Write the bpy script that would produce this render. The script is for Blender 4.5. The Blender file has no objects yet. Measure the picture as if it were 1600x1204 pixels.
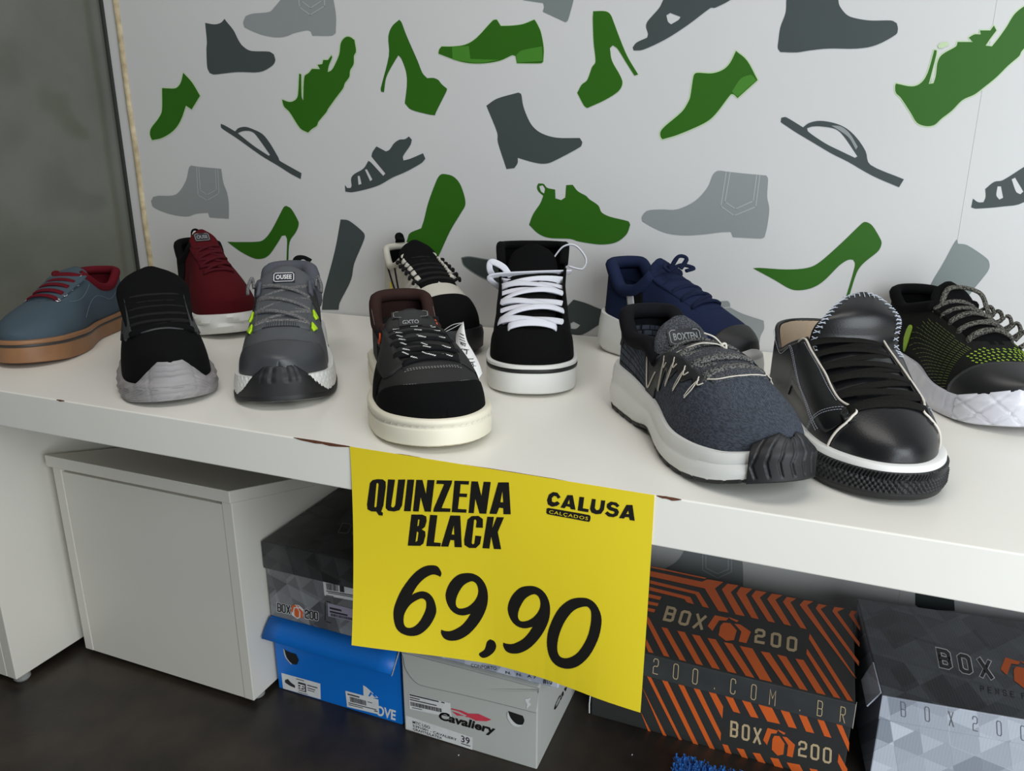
import bpy, bmesh, math, random
import numpy as np
from mathutils import Vector, Matrix
from mathutils.geometry import tessellate_polygon

# ------------------------------------------------------------------ camera
W, H = 1600, 1204
F_PX = 1209.4183
CAM = np.array([0.40746, -0.59197, 0.27356])
YAW, PITCH = 0.3831, -0.29303
scene = bpy.context.scene
COL = scene.collection
cam_data = bpy.data.cameras.new('camera')
cam_data.sensor_width = 36.0
cam_data.lens = 36.0 * F_PX / W
cam_data.clip_start = 0.02
cam = bpy.data.objects.new('camera', cam_data)
COL.objects.link(cam)
cam.location = CAM
cam.rotation_euler = (math.pi / 2 + PITCH, 0, YAW)
scene.camera = cam

# ------------------------------------------------------------------ light
world = bpy.data.worlds.new('world')
scene.world = world
world.use_nodes = True
world.node_tree.nodes['Background'].inputs[0].default_value = (0.86, 0.93, 1.0, 1)
world.node_tree.nodes['Background'].inputs[1].default_value = 0.09


def area_light(name, loc, target, size, size_y, energy, color):
    d = bpy.data.lights.new(name, 'AREA')
    d.shape = 'RECTANGLE'
    d.size, d.size_y, d.energy, d.color = size, size_y, energy, color
    o = bpy.data.objects.new(name, d)
    COL.objects.link(o)
    o.location = loc
    v = Vector(target) - Vector(loc)
    o.rotation_euler = v.to_track_quat('-Z', 'Y').to_euler()
    return o


# the open shop front, to the right of the display
area_light('shopfront_daylight', (1.32, -0.88, 0.42), (0.35, 0.25, 0.10), 1.1, 1.7, 31, (0.90, 0.96, 1.0))
# ceiling lamps further back in the shop
area_light('shop_ceiling_lamp', (0.1, -0.45, 2.0), (0.05, 0.1, 0), 1.8, 0.8, 18, (1.0, 0.96, 0.92))

scene.view_settings.view_transform = 'Standard'
scene.view_settings.look = 'None'
scene.view_settings.exposure = 0.0
scene.view_settings.gamma = 1.0
scene.view_settings.use_curve_mapping = False

# ------------------------------------------------------------------ helpers
_cy, _sy, _cp, _sp = math.cos(YAW), math.sin(YAW), math.cos(PITCH), math.sin(PITCH)
ROT = np.array([[_cy, -_sy, 0], [_sy, _cy, 0], [0, 0, 1]]) @ np.array([[1, 0, 0], [0, _cp, -_sp], [0, _sp, _cp]])


def ray(px, py):
    return ROT @ np.array([(px - W / 2) / F_PX, 1.0, -(py - H / 2) / F_PX])


def hit(px, py, P0, N):
    d = ray(px, py)
    N = np.asarray(N, float)
    t = ((np.asarray(P0, float) - CAM) @ N) / (d @ N)
    return CAM + t * d


def srgb(r, g, b):
    f = lambda c: (c / 255 / 12.92) if c / 255 <= 0.04045 else ((c / 255 + 0.055) / 1.055) ** 2.4
    return (f(r), f(g), f(b))


MATS = {}


def mat(name, rgb, rough=0.6, rgb2=None, nscale=60, ndetail=3, bump=0.0, bscale=400, metal=0.0,
        spec=0.5, kind='noise', coords='Object', sheen=0.0, contrast=0.5, bdist=0.001, stretch=None, coat=0.0,
        bkind='noise', trans=0.0):
    """procedural material: base colour mottled between rgb and rgb2, with an optional bump"""
    if name in MATS:
        return MATS[name]
    m = bpy.data.materials.new(name)
    m.use_nodes = True
    nt = m.node_tree
    b = nt.nodes['Principled BSDF']
    b.inputs['Roughness'].default_value = rough
    b.inputs['Metallic'].default_value = metal
    b.inputs['Specular IOR Level'].default_value = spec
    b.inputs['Coat Weight'].default_value = coat
    if sheen:
        b.inputs['Sheen Weight'].default_value = sheen
        b.inputs['Sheen Roughness'].default_value = 0.5
    c1 = (*srgb(*rgb), 1)
    c2 = (*srgb(*(rgb2 or [max(0, v * 0.94) for v in rgb])), 1)
    tc = nt.nodes.new('ShaderNodeTexCoord')
    src = tc.outputs[coords]
    if stretch:
        mp = nt.nodes.new('ShaderNodeMapping')
        mp.inputs['Scale'].default_value = stretch
        nt.links.new(src, mp.inputs['Vector'])
        src = mp.outputs['Vector']

    def tex(k, scale):
        if k == 'noise':
            n = nt.nodes.new('ShaderNodeTexNoise')
            n.inputs['Scale'].default_value = scale
            n.inputs['Detail'].default_value = ndetail
            o = n.outputs['Fac']
        elif k == 'voronoi':
            n = nt.nodes.new('ShaderNodeTexVoronoi')
            n.inputs['Scale'].default_value = scale
            o = n.outputs['Distance']
        elif k == 'cells':
            n = nt.nodes.new('ShaderNodeTexVoronoi')
            n.inputs['Scale'].default_value = scale
            s = nt.nodes.new('ShaderNodeSeparateColor')
            nt.links.new(n.outputs['Color'], s.inputs[0])
            o = s.outputs[0]
        elif k == 'wave':
            n = nt.nodes.new('ShaderNodeTexWave')
            n.inputs['Scale'].default_value = scale
            n.inputs['Distortion'].default_value = 1.0
            o = n.outputs['Fac']
        elif k == 'knit':
            n = nt.nodes.new('ShaderNodeTexBrick')
            n.inputs['Scale'].default_value = scale
            n.inputs['Mortar Size'].default_value = 0.035
            n.inputs['Mortar Smooth'].default_value = 1.0
            n.inputs['Color1'].default_value = (1, 1, 1, 1)
            n.inputs['Color2'].default_value = (0.45, 0.45, 0.45, 1)
            n.inputs['Mortar'].default_value = (0, 0, 0, 1)
            n.inputs['Brick Width'].default_value = 0.34
            n.inputs['Row Height'].default_value = 0.2
            o = n.outputs['Color']
        nt.links.new(src, n.inputs['Vector'])
        return o
    o = tex(kind, nscale)
    rp = nt.nodes.new('ShaderNodeValToRGB')
    rp.color_ramp.elements[0].position = 0.5 - contrast / 2
    rp.color_ramp.elements[1].position = 0.5 + contrast / 2
    rp.color_ramp.elements[0].color = c2
    rp.color_ramp.elements[1].color = c1
    nt.links.new(o, rp.inputs['Fac'])
    nt.links.new(rp.outputs['Color'], b.inputs['Base Color'])
    if trans:
        b.inputs['Subsurface Weight'].default_value = trans
        b.inputs['Subsurface Radius'].default_value = (0.01, 0.01, 0.01)
        b.inputs['Subsurface Scale'].default_value = 0.5
    if bump:
        bo = tex(bkind, bscale)
        bn = nt.nodes.new('ShaderNodeBump')
        bn.inputs['Strength'].default_value = bump
        bn.inputs['Distance'].default_value = bdist
        nt.links.new(bo, bn.inputs['Height'])
        nt.links.new(bn.outputs['Normal'], b.inputs['Normal'])
    MATS[name] = m
    return m


def new_obj(name, verts, faces, material, parent=None, smooth=False, uvs=None):
    me = bpy.data.meshes.new(name)
    me.from_pydata([tuple(map(float, v)) for v in verts], [], [tuple(f) for f in faces])
    if uvs is not None:
        uvl = me.uv_layers.new(name='UVMap')
        idx = np.empty(len(me.loops), dtype=np.int32)
        me.loops.foreach_get('vertex_index', idx)
        uvl.data.foreach_set('uv', np.asarray(uvs, dtype=np.float32)[idx].ravel())
    me.update()
    o = bpy.data.objects.new(name, me)
    COL.objects.link(o)
    if material is not None:
        me.materials.append(material)
    if smooth:
        me.polygons.foreach_set('use_smooth', [True] * len(me.polygons))
    if parent is not None:
        o.parent = parent
    return o


def empty(name, loc=(0, 0, 0), rz=0.0):
    o = bpy.data.objects.new(name, None)
    COL.objects.link(o)
    o.location = loc
    o.rotation_euler = (0, 0, rz)
    o.empty_display_size = 0.05
    return o


def tag(o, label=None, cat=None, group=None, kind=None):
    if label: o['label'] = label
    if cat: o['category'] = cat
    if group: o['group'] = group
    if kind: o['kind'] = kind
    return o


def weld(o, d=1e-5):
    bm = bmesh.new()
    bm.from_mesh(o.data)
    bmesh.ops.remove_doubles(bm, verts=bm.verts, dist=d)
    bmesh.ops.recalc_face_normals(bm, faces=bm.faces)
    bm.to_mesh(o.data)
    bm.free()


def bevel(o, w=0.002, seg=2):
    md = o.modifiers.new('bevel', 'BEVEL')
    md.width = w
    md.segments = seg
    md.limit_method = 'ANGLE'
    return o


def solid(o, t, off=-1.0):
    md = o.modifiers.new('thick', 'SOLIDIFY')
    md.thickness = t
    md.offset = off
    return o


BOXF = [(0, 3, 2, 1), (4, 5, 6, 7), (0, 1, 5, 4), (1, 2, 6, 5), (2, 3, 7, 6), (3, 0, 4, 7)]


def box(name, lo, hi, material, parent=None, bev=0.0):
    x0, y0, z0 = lo
    x1, y1, z1 = hi
    v = [(x0, y0, z0), (x1, y0, z0), (x1, y1, z0), (x0, y1, z0), (x0, y0, z1), (x1, y0, z1), (x1, y1, z1), (x0, y1, z1)]
    o = new_obj(name, v, BOXF, material, parent)
    if bev:
        bevel(o, bev)
    return o


def smooth_poly(pts, step=3, corner=48):
    """Catmull-Rom through the points of a closed outline; sharp corners stay sharp"""
    P = np.asarray(pts, float)
    n = len(P)
    out = []
    ang = []
    for i in range(n):
        a, b = P[i] - P[i - 1], P[(i + 1) % n] - P[i]
        c = (a @ b) / (np.linalg.norm(a) * np.linalg.norm(b) + 1e-9)
        ang.append(math.degrees(math.acos(max(-1, min(1, c)))))
    for i in range(n):
        p1, p2 = P[i], P[(i + 1) % n]
        d = p2 - p1
        m1 = d if ang[i] > corner else (p2 - P[i - 1]) / 2
        m2 = d if ang[(i + 1) % n] > corner else (P[(i + 2) % n] - p1) / 2
        L = np.linalg.norm(d)
        for m in (m1, m2):
            l = np.linalg.norm(m)
            if l > L * 1.2:
                m *= L * 1.2 / l
        for k in range(step):
            t = k / step
            out.append((2 * t**3 - 3 * t**2 + 1) * p1 + (t**3 - 2 * t**2 + t) * m1 + (-2 * t**3 + 3 * t**2) * p2 + (t**3 - t**2) * m2)
    return np.array(out)


def grow(P, d):
    P = np.asarray(P, float)
    A = 0.5 * np.sum(P[:, 0] * np.roll(P[:, 1], -1) - np.roll(P[:, 0], -1) * P[:, 1])
    T = np.roll(P, -1, 0) - np.roll(P, 1, 0)
    T /= np.linalg.norm(T, axis=1)[:, None] + 1e-9
    N = np.stack([T[:, 1], -T[:, 0]], 1) * (1 if A > 0 else -1)
    return P + N * d


def pchip(ctrl):
    X = np.array([c[0] for c in ctrl], float)
    Y = np.array([c[1] for c in ctrl], float)
    h = np.diff(X)
    d = np.diff(Y) / h
    m = np.zeros(len(X))
    m[0], m[-1] = d[0], d[-1]
    for i in range(1, len(X) - 1):
        if d[i - 1] * d[i] > 0:
            w1, w2 = 2 * h[i] + h[i - 1], h[i] + 2 * h[i - 1]
            m[i] = (w1 + w2) / (w1 / d[i - 1] + w2 / d[i])

    def f(x):
        x = np.clip(np.asarray(x, float), X[0], X[-1])
        i = np.clip(np.searchsorted(X, x, side='right') - 1, 0, len(h) - 1)
        t = (x - X[i]) / h[i]
        return ((2 * t**3 - 3 * t**2 + 1) * Y[i] + (t**3 - 2 * t**2 + t) * h[i] * m[i]
                + (-2 * t**3 + 3 * t**2) * Y[i + 1] + (t**3 - t**2) * h[i] * m[i + 1])
    return f


class Mesh:
    """collects vertices and faces of one flat or swept mesh"""

    def __init__(self):
        self.v, self.f = [], []

    def add(self, v, f):
        k = len(self.v)
        self.v += [tuple(p) for p in v]
        self.f += [tuple(i + k for i in q) for q in f]

    def poly(self, loops, put):
        """loops: outer outline and holes in 2D; put maps a 2D point to 3D"""
        allp = [p for l in loops for p in l]
        tris = tessellate_polygon([[Vector((p[0], p[1], 0)) for p in l] for l in loops])
        self.add([put(p[0], p[1]) for p in allp], tris)

    def build(self, name, material, parent=None, smooth=False):
        return new_obj(name, self.v, self.f, material, parent, smooth)


def orient(o, toward):
    """turn the faces of a flat mesh so that they face a direction"""
    me = o.data
    t = Vector(toward)
    bm = bmesh.new()
    bm.from_mesh(me)
    bm.normal_update()
    fl = [f for f in bm.faces if f.normal.dot(t) < 0]
    bmesh.ops.reverse_faces(bm, faces=fl)
    bm.to_mesh(me)
    bm.free()
    return o


# stroke alphabet on a 1 x 2 cell with cut corners
_c = .22
GL = {
    'B': [[(0, 0), (0, 2), (1 - _c, 2), (1, 2 - _c), (1, 1.18), (.86, 1), (1, .82), (1, _c), (1 - _c, 0), (0, 0)], [(.1, 1), (.8, 1)]],
    'O': [[(_c, 0), (0, _c), (0, 2 - _c), (_c, 2), (1 - _c, 2), (1, 2 - _c), (1, _c), (1 - _c, 0), (_c, 0)]],
    'X': [[(0, 0), (1, 2)], [(0, 2), (1, 0)]],
    '2': [[(0, 1.55), (0, 2 - _c), (_c, 2), (1 - _c, 2), (1, 2 - _c), (1, 1.25), (1 - _c, 1.02), (_c, 1), (0, .8), (0, 0), (1, 0)]],
    'C': [[(1, 1.5), (1, 2 - _c), (1 - _c, 2), (_c, 2), (0, 2 - _c), (0, _c), (_c, 0), (1 - _c, 0), (1, _c), (1, .5)]],
    'M': [[(0, 0), (0, 2), (.6, .9), (1.2, 2), (1.2, 0)]],
    'R': [[(0, 0), (0, 2), (1 - _c, 2), (1, 2 - _c), (1, 1.2), (1 - _c, 1)], [(1 - _c, 1), (.1, 1)], [(.5, .9), (1, 0)]],
    'P': [[(0, 0), (0, 2), (1 - _c, 2), (1, 2 - _c), (1, 1.2), (1 - _c, 1)], [(1 - _c, 1), (.1, 1)]],
    'E': [[(1, 0), (0, 0), (0, 2), (1, 2)], [(0, 1), (.8, 1)]],
    'N': [[(0, 0), (0, 2), (1, 0), (1, 2)]],
    'S': [[(0, .4), (0, _c), (_c, 0), (1 - _c, 0), (1, _c), (1, .8), (1 - _c, 1), (_c, 1), (0, 1.2), (0, 2 - _c), (_c, 2), (1 - _c, 2), (1, 2 - _c), (1, 1.6)]],
    'D': [[(0, 0), (0, 2), (1 - _c, 2), (1, 2 - _c), (1, _c), (1 - _c, 0), (0, 0)]],
    'V': [[(0, 2), (.5, 0), (1, 2)]],
    'A': [[(0, 0), (.5, 2), (1, 0)], [(.2, .65), (.8, .65)]],
    'T': [[(0, 2), (1, 2)], [(.5, 0), (.5, 2)]],
    'L': [[(0, 2), (0, 0), (1, 0)]],
    'I': [[(.5, 0), (.5, 2)]],
    'U': [[(0, 2), (0, _c), (_c, 0), (1 - _c, 0), (1, _c), (1, 2)]],
    'F': [[(0, 0), (0, 2), (1, 2)], [(0, 1), (.8, 1)]],
    'G': [[(1, 1.5), (1, 2 - _c), (1 - _c, 2), (_c, 2), (0, 2 - _c), (0, _c), (_c, 0), (1 - _c, 0), (1, _c), (1, .9), (.5, .9)]],
    'Y': [[(0, 2), (.5, 1), (1, 2)], [(.5, 1), (.5, 0)]],
    '3': [[(0, 2), (1, 2), (1, 0), (0, 0)], [(.2, 1), (1, 1)]],
    '9': [[(1, 1), (0, 1), (0, 2), (1, 2), (1, 0), (0, 0)]],
    '1': [[(.2, 1.6), (.5, 2), (.5, 0)]],
    '8': [[(0, 0), (0, 2), (1, 2), (1, 0), (0, 0)], [(0, 1), (1, 1)]],
    '5': [[(1, 2), (0, 2), (0, 1.1), (1, 1.1), (1, 0), (0, 0)]],
    '4': [[(0, 2), (0, .8), (1, .8)], [(.8, 2), (.8, 0)]],
    '7': [[(0, 2), (1, 2), (.4, 0)]],
    '0': None, '.': [[(.4, 0), (.4, .12)]], '-': [[(.1, 1), (.9, 1)]], '/': [[(0, 0), (1, 2)]], ' ': [],
}
GL['0'] = GL['O']


def strokes(m, text, org, xv, yv, adv, wd, put):
    """letters from mitred strokes; org/xv/yv/adv are 2D vectors (xv: cell width, yv: half cell height), wd half stroke width"""
    org, xv, yv, adv = (np.asarray(a, float) for a in (org, xv, yv, adv))
    nrm = np.array(getattr(put, 'n', (0, 0, 0)), float)
    for i, ch in enumerate(text):
        for lv, line in enumerate(GL.get(ch, [])):
            Q = np.array([org + adv * i + xv * p[0] + yv * p[1] for p in line])
            closed = np.linalg.norm(Q[0] - Q[-1]) < 1e-6
            if closed:
                Q = Q[:-1]
            n = len(Q)
            D = [unit2(Q[(k + 1) % n] - Q[k]) for k in range(n if closed else n - 1)]
            if not closed:
                Q = Q.copy()
                Q[0] -= D[0] * wd * .9
                Q[-1] += D[-1] * wd * .9
            Lp, Rp = [], []
            for k in range(n):
                d0 = D[k - 1] if (closed or k > 0) else D[0]
                d1 = D[k] if (closed or k < n - 1) else D[-1]
                t = unit2(d0 + d1)
                mn = np.array([-t[1], t[0]])
                s_ = wd / max(.45, float(mn @ np.array([-d0[1], d0[0]])))
                Lp.append(Q[k] + mn * s_)
                Rp.append(Q[k] - mn * s_)
            V = [np.array(put(*q)) + nrm * .0003 * lv for q in Lp + Rp]
            m.add(V, [(k, (k + 1) % n, n + (k + 1) % n, n + k) for k in range(n if closed else n - 1)])


def unit2(v):
    return v / (np.linalg.norm(v) + 1e-9)


def text_mesh(m, s, org, xv, yv, put, bold=0.0, spacing=1.0):
    """built-in typeface; xv / yv: 2D vectors for one unit of the text's width and height (string scaled to width 1)"""
    cu = bpy.data.curves.new('txt', 'FONT')
    cu.body = s
    cu.offset = bold
    cu.space_character = spacing
    cu.resolution_u = 3
    ob = bpy.data.objects.new('txt', cu)
    COL.objects.link(ob)
    me = bpy.data.meshes.new_from_object(ob.evaluated_get(bpy.context.evaluated_depsgraph_get()))
    bpy.data.objects.remove(ob)
    vs = np.array([v.co[:2] for v in me.vertices])
    if len(vs) == 0:
        return
    x0, x1 = vs[:, 0].min(), vs[:, 0].max()
    vs[:, 0] = (vs[:, 0] - x0) / (x1 - x0)
    vs[:, 1] = vs[:, 1] / 0.69
    org, xv, yv = (np.asarray(a, float) for a in (org, xv, yv))
    m.add([put(*(org + xv * a + yv * b)) for a, b in vs], [tuple(p.vertices) for p in me.polygons])
    bpy.data.meshes.remove(me)


def crop(ox, oy, s):
    return lambda pts: [(ox + x / s, oy + y / s) for x, y in pts]


# ------------------------------------------------------------------ materials of the room
FLOOR_Z, WALL_Y, WALL_X = -0.45, 0.5435, -0.842
M_WALL = mat('white_panel', (207, 207, 206), 0.36, (203, 203, 202), nscale=4, spec=0.35)
M_WALL2 = mat('grey_gloss_paint', (104, 106, 97), 0.16, (92, 95, 86), nscale=9, ndetail=6, bump=0.09, bscale=70, bdist=0.002, spec=0.75)
M_SHELF = mat('cream_laminate', (238, 236, 228), 0.30, (234, 231, 221), nscale=5, spec=0.45)
M_CAB = mat('white_melamine', (223, 219, 209), 0.42, (218, 214, 203), nscale=5)
M_FLOOR = mat('dark_floor', (58, 50, 42), 0.40, (27, 24, 21), nscale=14, ndetail=8, bump=0.25, bscale=120, contrast=0.45)
M_BROWN = mat('bare_fibreboard', (112, 66, 40), 0.85, (80, 46, 28), nscale=300)
M_GREEN = mat('print_green', (44, 99, 16), 0.5, (42, 95, 15), nscale=6, spec=.3)
M_GREEN2 = mat('print_light_green', (70, 132, 42), 0.5, nscale=6, spec=.3)
M_PALE = mat('print_pale_green', (190, 212, 170), 0.35, nscale=6)
M_DGREY = mat('print_dark_grey', (66, 75, 74), 0.5, (64, 72, 71), nscale=6, spec=.3)
M_MGREY = mat('print_mid_grey', (124, 134, 132), 0.35, nscale=6)
M_LGREY = mat('print_light_grey', (142, 147, 147), 0.5, (139, 144, 144), nscale=6, spec=.3)
M_LINE = mat('print_line_grey', (178, 183, 183), 0.35, nscale=6)
M_BEIGE = mat('worn_beige_edge', (206, 192, 158), 0.6, (165, 148, 114), nscale=60, ndetail=6, contrast=0.35)
M_ALU = mat('dark_frame', (58, 60, 56), 0.4, metal=0.4)

# ------------------------------------------------------------------ structure
fl = tag(box('floor', (-1.6, -1.5, FLOOR_Z - 0.04), (2.0, WALL_Y + .02, FLOOR_Z), M_FLOOR), 'dark stained concrete floor under the display', kind='structure')
wb = empty('wall_back', (0, WALL_Y, FLOOR_Z))
tag(wb, 'white wall printed with green and grey shoe silhouettes', kind='structure')


def wbox(name, lo, hi, m, parent, bev=0.0):
    """box in world coordinates under a parent empty that is not rotated"""
    L = parent.location
    return box(name, [lo[i] - L[i] for i in range(3)], [hi[i] - L[i] for i in range(3)], m, parent, bev)


SEAM_X = 0.561
wbox('panel', (-0.800, WALL_Y, FLOOR_Z), (SEAM_X - .0005, WALL_Y + .012, 1.15), M_WALL, wb)
wbox('panel', (SEAM_X - .0004, WALL_Y - .0003, FLOOR_Z), (2.0, WALL_Y + .0117, 1.15), M_WALL, wb, bev=.0003)
wl = tag(box('wall_left', (WALL_X - .05, -1.5, FLOOR_Z), (WALL_X, WALL_Y + .06, 1.15), M_WALL2), 'glossy grey painted side wall with faint reflections', kind='structure')
# corner: dark frame line, pale recess strip, worn beige edging
t1 = tag(box('trim_1', (WALL_X, WALL_Y - .004, FLOOR_Z), (WALL_X + .0055, WALL_Y + .012, 1.15), M_ALU, bev=.001), 'thin dark metal strip along the wall corner', kind='structure')
t2 = tag(box('trim_2', (WALL_X + .0055, WALL_Y + .001, FLOOR_Z), (-0.812, WALL_Y + .012, 1.15), M_WALL), 'narrow white strip beside the wall corner', kind='structure')
m = Mesh()
n = 10
vv, ff = [], []
for zi in range(25):
    z = FLOOR_Z + (1.15 - FLOOR_Z) * zi / 24
    wob = .0008 * math.sin(zi * 1.9)
    for k in range(n):
        a = math.pi * k / (n - 1)
        vv.append((-0.806 + wob - .0068 * math.cos(a), WALL_Y + .003 - .008 * math.sin(a), z))
for zi in range(24):
    for k in range(n - 1):
        ff.append((zi * n + k, zi * n + k + 1, (zi + 1) * n + k + 1, (zi + 1) * n + k))
t3 = tag(new_obj('trim_3', vv, ff, M_BEIGE, smooth=True), 'worn beige rounded edging of the printed wall panel', kind='structure')

# ------------------------------------------------------------------ printed silhouettes (flat print on the wall)
Z1, Z2, Z3, Z4 = crop(200, 0, 4), crop(560, 0, 4), crop(900, 0, 4), crop(1200, 0, 4)
Z5, Z6, Z7, Z8 = crop(200, 180, 3.7625), crop(500, 180, 3.541), crop(800, 230, 3.6364), crop(1160, 170, 3.6364)
ID = lambda p: p


def wall_put(off):
    def f(px, py):
        p = hit(px, py, (0, WALL_Y - off, 0), (0, 1, 0))
        return (p[0], p[1] - WALL_Y, p[2] - FLOOR_Z)
    return f


def printed(name, Z, outer, holes=(), m=M_DGREY, rim=None, off=0.0006, corner=48, rimw=1.6):
    o2 = smooth_poly(Z(outer), 4, corner)
    hs = [smooth_poly(Z(h), 4, corner) for h in holes]
    if rim is not None:
        q = Mesh()
        q.poly([grow(o2, rimw)], wall_put(0.0004))
        orient(q.build('printed_outline', rim, wb), (0, -1, 0))
    q = Mesh()
    q.poly([o2] + hs, wall_put(off))
    return orient(q.build(name, m, wb), (0, -1, 0))


def line_print(Z, pts, wd=0.75):
    P = [np.array(p) for p in Z(pts)]
    q = Mesh()
    for a, b in zip(P[:-1], P[1:]):
        d = (b - a) / np.linalg.norm(b - a)
        nn = np.array([-d[1], d[0]]) * wd
        a2, b2 = a - d * wd * .5, b + d * wd * .5
        q.add([wall_put(0.0009)(*r) for r in (a2 - nn, b2 - nn, b2 + nn, a2 + nn)], [(0, 1, 2, 3)])
    orient(q.build('printed_line', M_LINE, wb), (0, -1, 0))


printed('printed_oxford', Z1, [(345, 455), (400, 515), (450, 598), (398, 683), (362, 660), (330, 750), (285, 815), (215, 860), (150, 875), (137, 840), (145, 800), (190, 740), (212, 690), (213, 550), (245, 552), (300, 550), (330, 515)], m=M_GREEN, rim=M_PALE)
printed('printed_boot', Z1, [(482, 143), (540, 152), (580, 142), (603, 118), (620, 140), (660, 190), (690, 250), (720, 290), (770, 318), (880, 322), (912, 340), (920, 380), (895, 415), (820, 450), (680, 450), (540, 465), (510, 455), (495, 420), (490, 310), (493, 260)], m=M_DGREY)
printed('printed_chelsea_boot', Z1, [(985, -85), (965, -20), (915, 45), (880, 75), (780, 85), (735, 100), (720, 140), (728, 170), (780, 195), (850, 220), (930, 232), (990, 225), (1040, 205), (1120, 188), (1142, 195), (1152, 222), (1270, 222), (1298, 205), (1300, 100), (1285, 0), (1275, -75)], m=M_LGREY)
line_print(Z1, [(1062, -70), (1072, 45), (1138, 93), (1228, 38), (1230, -70)])
line_print(Z1, [(1082, -70), (1086, 6), (1140, 50), (1210, 5), (1212, -70)])
printed('printed_sneaker', Z1, [(963, 622), (1010, 637), (1045, 625), (1062, 595), (1070, 460), (1082, 465), (1085, 600), (1095, 628), (1102, 480), (1130, 455), (1150, 430), (1200, 432), (1185, 405), (1215, 400), (1220, 375), (1250, 375), (1272, 345), (1275, 360), (1255, 410), (1248, 450), (1270, 440), (1290, 410), (1320, 340), (1330, 270), (1355, 235), (1385, 230), (1415, 250), (1425, 320), (1412, 350), (1410, 400), (1388, 440), (1383, 480), (1355, 520), (1345, 550), (1300, 610), (1250, 680), (1240, 700), (1190, 760), (1180, 785), (1150, 805), (1125, 828), (1075, 800), (1010, 700), (975, 665)], m=M_GREEN, rim=M_PALE)
FF_L = [(545, 50), (570, 60), (630, 95), (650, 75), (690, 68), (730, 80), (790, 110), (835, 165), (885, 250), (893, 268), (1020, 340), (1015, 375), (950, 340), (880, 295), (780, 235), (640, 135), (550, 75)]
printed('printed_flip_flop', Z5, FF_L, [[(645, 105), (680, 92), (725, 95), (755, 120), (835, 232), (828, 238), (740, 180)]], m=M_DGREY)
printed('printed_chelsea_boot', Z5, [(370, 295), (410, 302), (548, 315), (560, 395), (582, 455), (592, 520), (592, 607), (480, 600), (470, 572), (400, 578), (360, 592), (310, 592), (230, 575), (150, 540), (135, 505), (148, 480), (180, 473), (260, 472), (300, 450), (340, 385), (358, 310)], m=M_LGREY)
line_print(Z5, [(403, 305), (412, 468), (465, 500), (535, 460), (528, 318)], .5)
line_print(Z5, [(416, 305), (425, 440), (465, 468), (520, 438), (514, 318)], .5)
printed('printed_high_heel', Z5, [(583, 743), (640, 745), (770, 742), (810, 720), (850, 665), (915, 540), (930, 532), (960, 550), (1000, 620), (1002, 650), (985, 690), (950, 745), (943, 850), (943, 900), (932, 900), (932, 850), (935, 730), (925, 705), (905, 708), (870, 765), (830, 820), (790, 842), (740, 840), (660, 800)], m=M_GREEN)
printed('printed_tall_boot', Z5, [(1250, 612), (1300, 620), (1385, 690), (1388, 730), (1330, 870), (1310, 970), (1245, 1100), (1238, 1143), (1140, 1143), (1150, 1050), (1215, 800)], m=M_DGREY)
SANDAL = [(138, 385), (150, 402), (170, 402), (175, 388), (172, 350), (190, 325), (240, 295), (268, 252), (283, 262), (350, 335), (362, 322), (285, 228), (290, 205), (312, 172), (365, 200), (385, 190), (410, 155), (440, 135), (470, 132), (492, 117), (508, 135), (500, 165), (460, 225), (462, 250), (500, 240), (570, 210), (583, 240), (560, 265), (480, 310), (400, 345), (330, 385), (260, 408), (180, 425), (140, 422)]
printed('printed_sandal', Z6, SANDAL, [[(208, 335), (220, 335), (230, 380), (213, 385)], [(248, 300), (260, 298), (290, 355), (278, 365)]], m=M_DGREY)
printed('printed_ankle_boot', ID, [(760, 165), (777.5, 153.7), (810, 144.5), (814.5, 147.5), (817.5, 165), (825, 185), (833.7, 198.7), (847.5, 208.7), (870, 215), (906, 215.5), (910, 222), (906.7, 229.4), (864.3, 252), (850, 255.7), (833, 253.4), (809, 246.4), (808.7, 254.8), (803.6, 262.5), (791.4, 263.9), (778, 222.4), (776.8, 206.8)], m=M_DGREY)
printed('printed_green_boot', Z6, [(690, 325), (740, 340), (780, 390), (805, 485), (780, 540), (720, 640), (655, 780), (600, 870), (520, 900), (470, 760), (485, 680), (500, 650), (560, 625), (575, 580), (600, 480), (645, 360), (665, 330)], m=M_GREEN)
printed('printed_loafer', Z6, [(785, 790), (830, 785), (960, 805), (1050, 790), (1100, 880), (1080, 940), (960, 918), (880, 885), (800, 830)], m=M_DGREY, rim=M_MGREY)
printed('printed_mule', Z7, [(350, 865), (420, 885), (530, 925), (600, 900), (640, 980), (560, 1060), (490, 1010), (400, 1063), (330, 1060), (250, 1040), (250, 950), (310, 905)], [[(332, 1000), (350, 990), (388, 1010), (365, 1030), (335, 1030)]], m=M_DGREY)
printed('printed_platform_heel', Z2, [(255, 123), (270, 140), (300, 220), (370, 380), (400, 455), (430, 488), (470, 487), (500, 500), (520, 525), (555, 555), (548, 575), (490, 690), (478, 720), (440, 715), (330, 685), (290, 645), (303, 530), (298, 450), (270, 370), (250, 345), (225, 385), (175, 480), (160, 575), (142, 573), (140, 550), (190, 350), (187, 230), (210, 165)], m=M_GREEN)
printed('printed_oxford', Z2, [(505, 310), (520, 290), (590, 290), (670, 278), (740, 235), (840, 128), (865, 122), (890, 162), (960, 160), (1030, 150), (1100, 122), (1115, 145), (1140, 200), (1158, 300), (1155, 385), (1140, 395), (990, 395), (982, 350), (960, 345), (880, 380), (760, 397), (640, 385), (500, 335)], m=M_GREEN, rim=M_PALE, rimw=.9)
printed('printed_heel_patch', Z2, [(1020, 315), (1148, 289), (1153, 382), (992, 391), (985, 345)], m=M_GREEN2, off=.0009)
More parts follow.
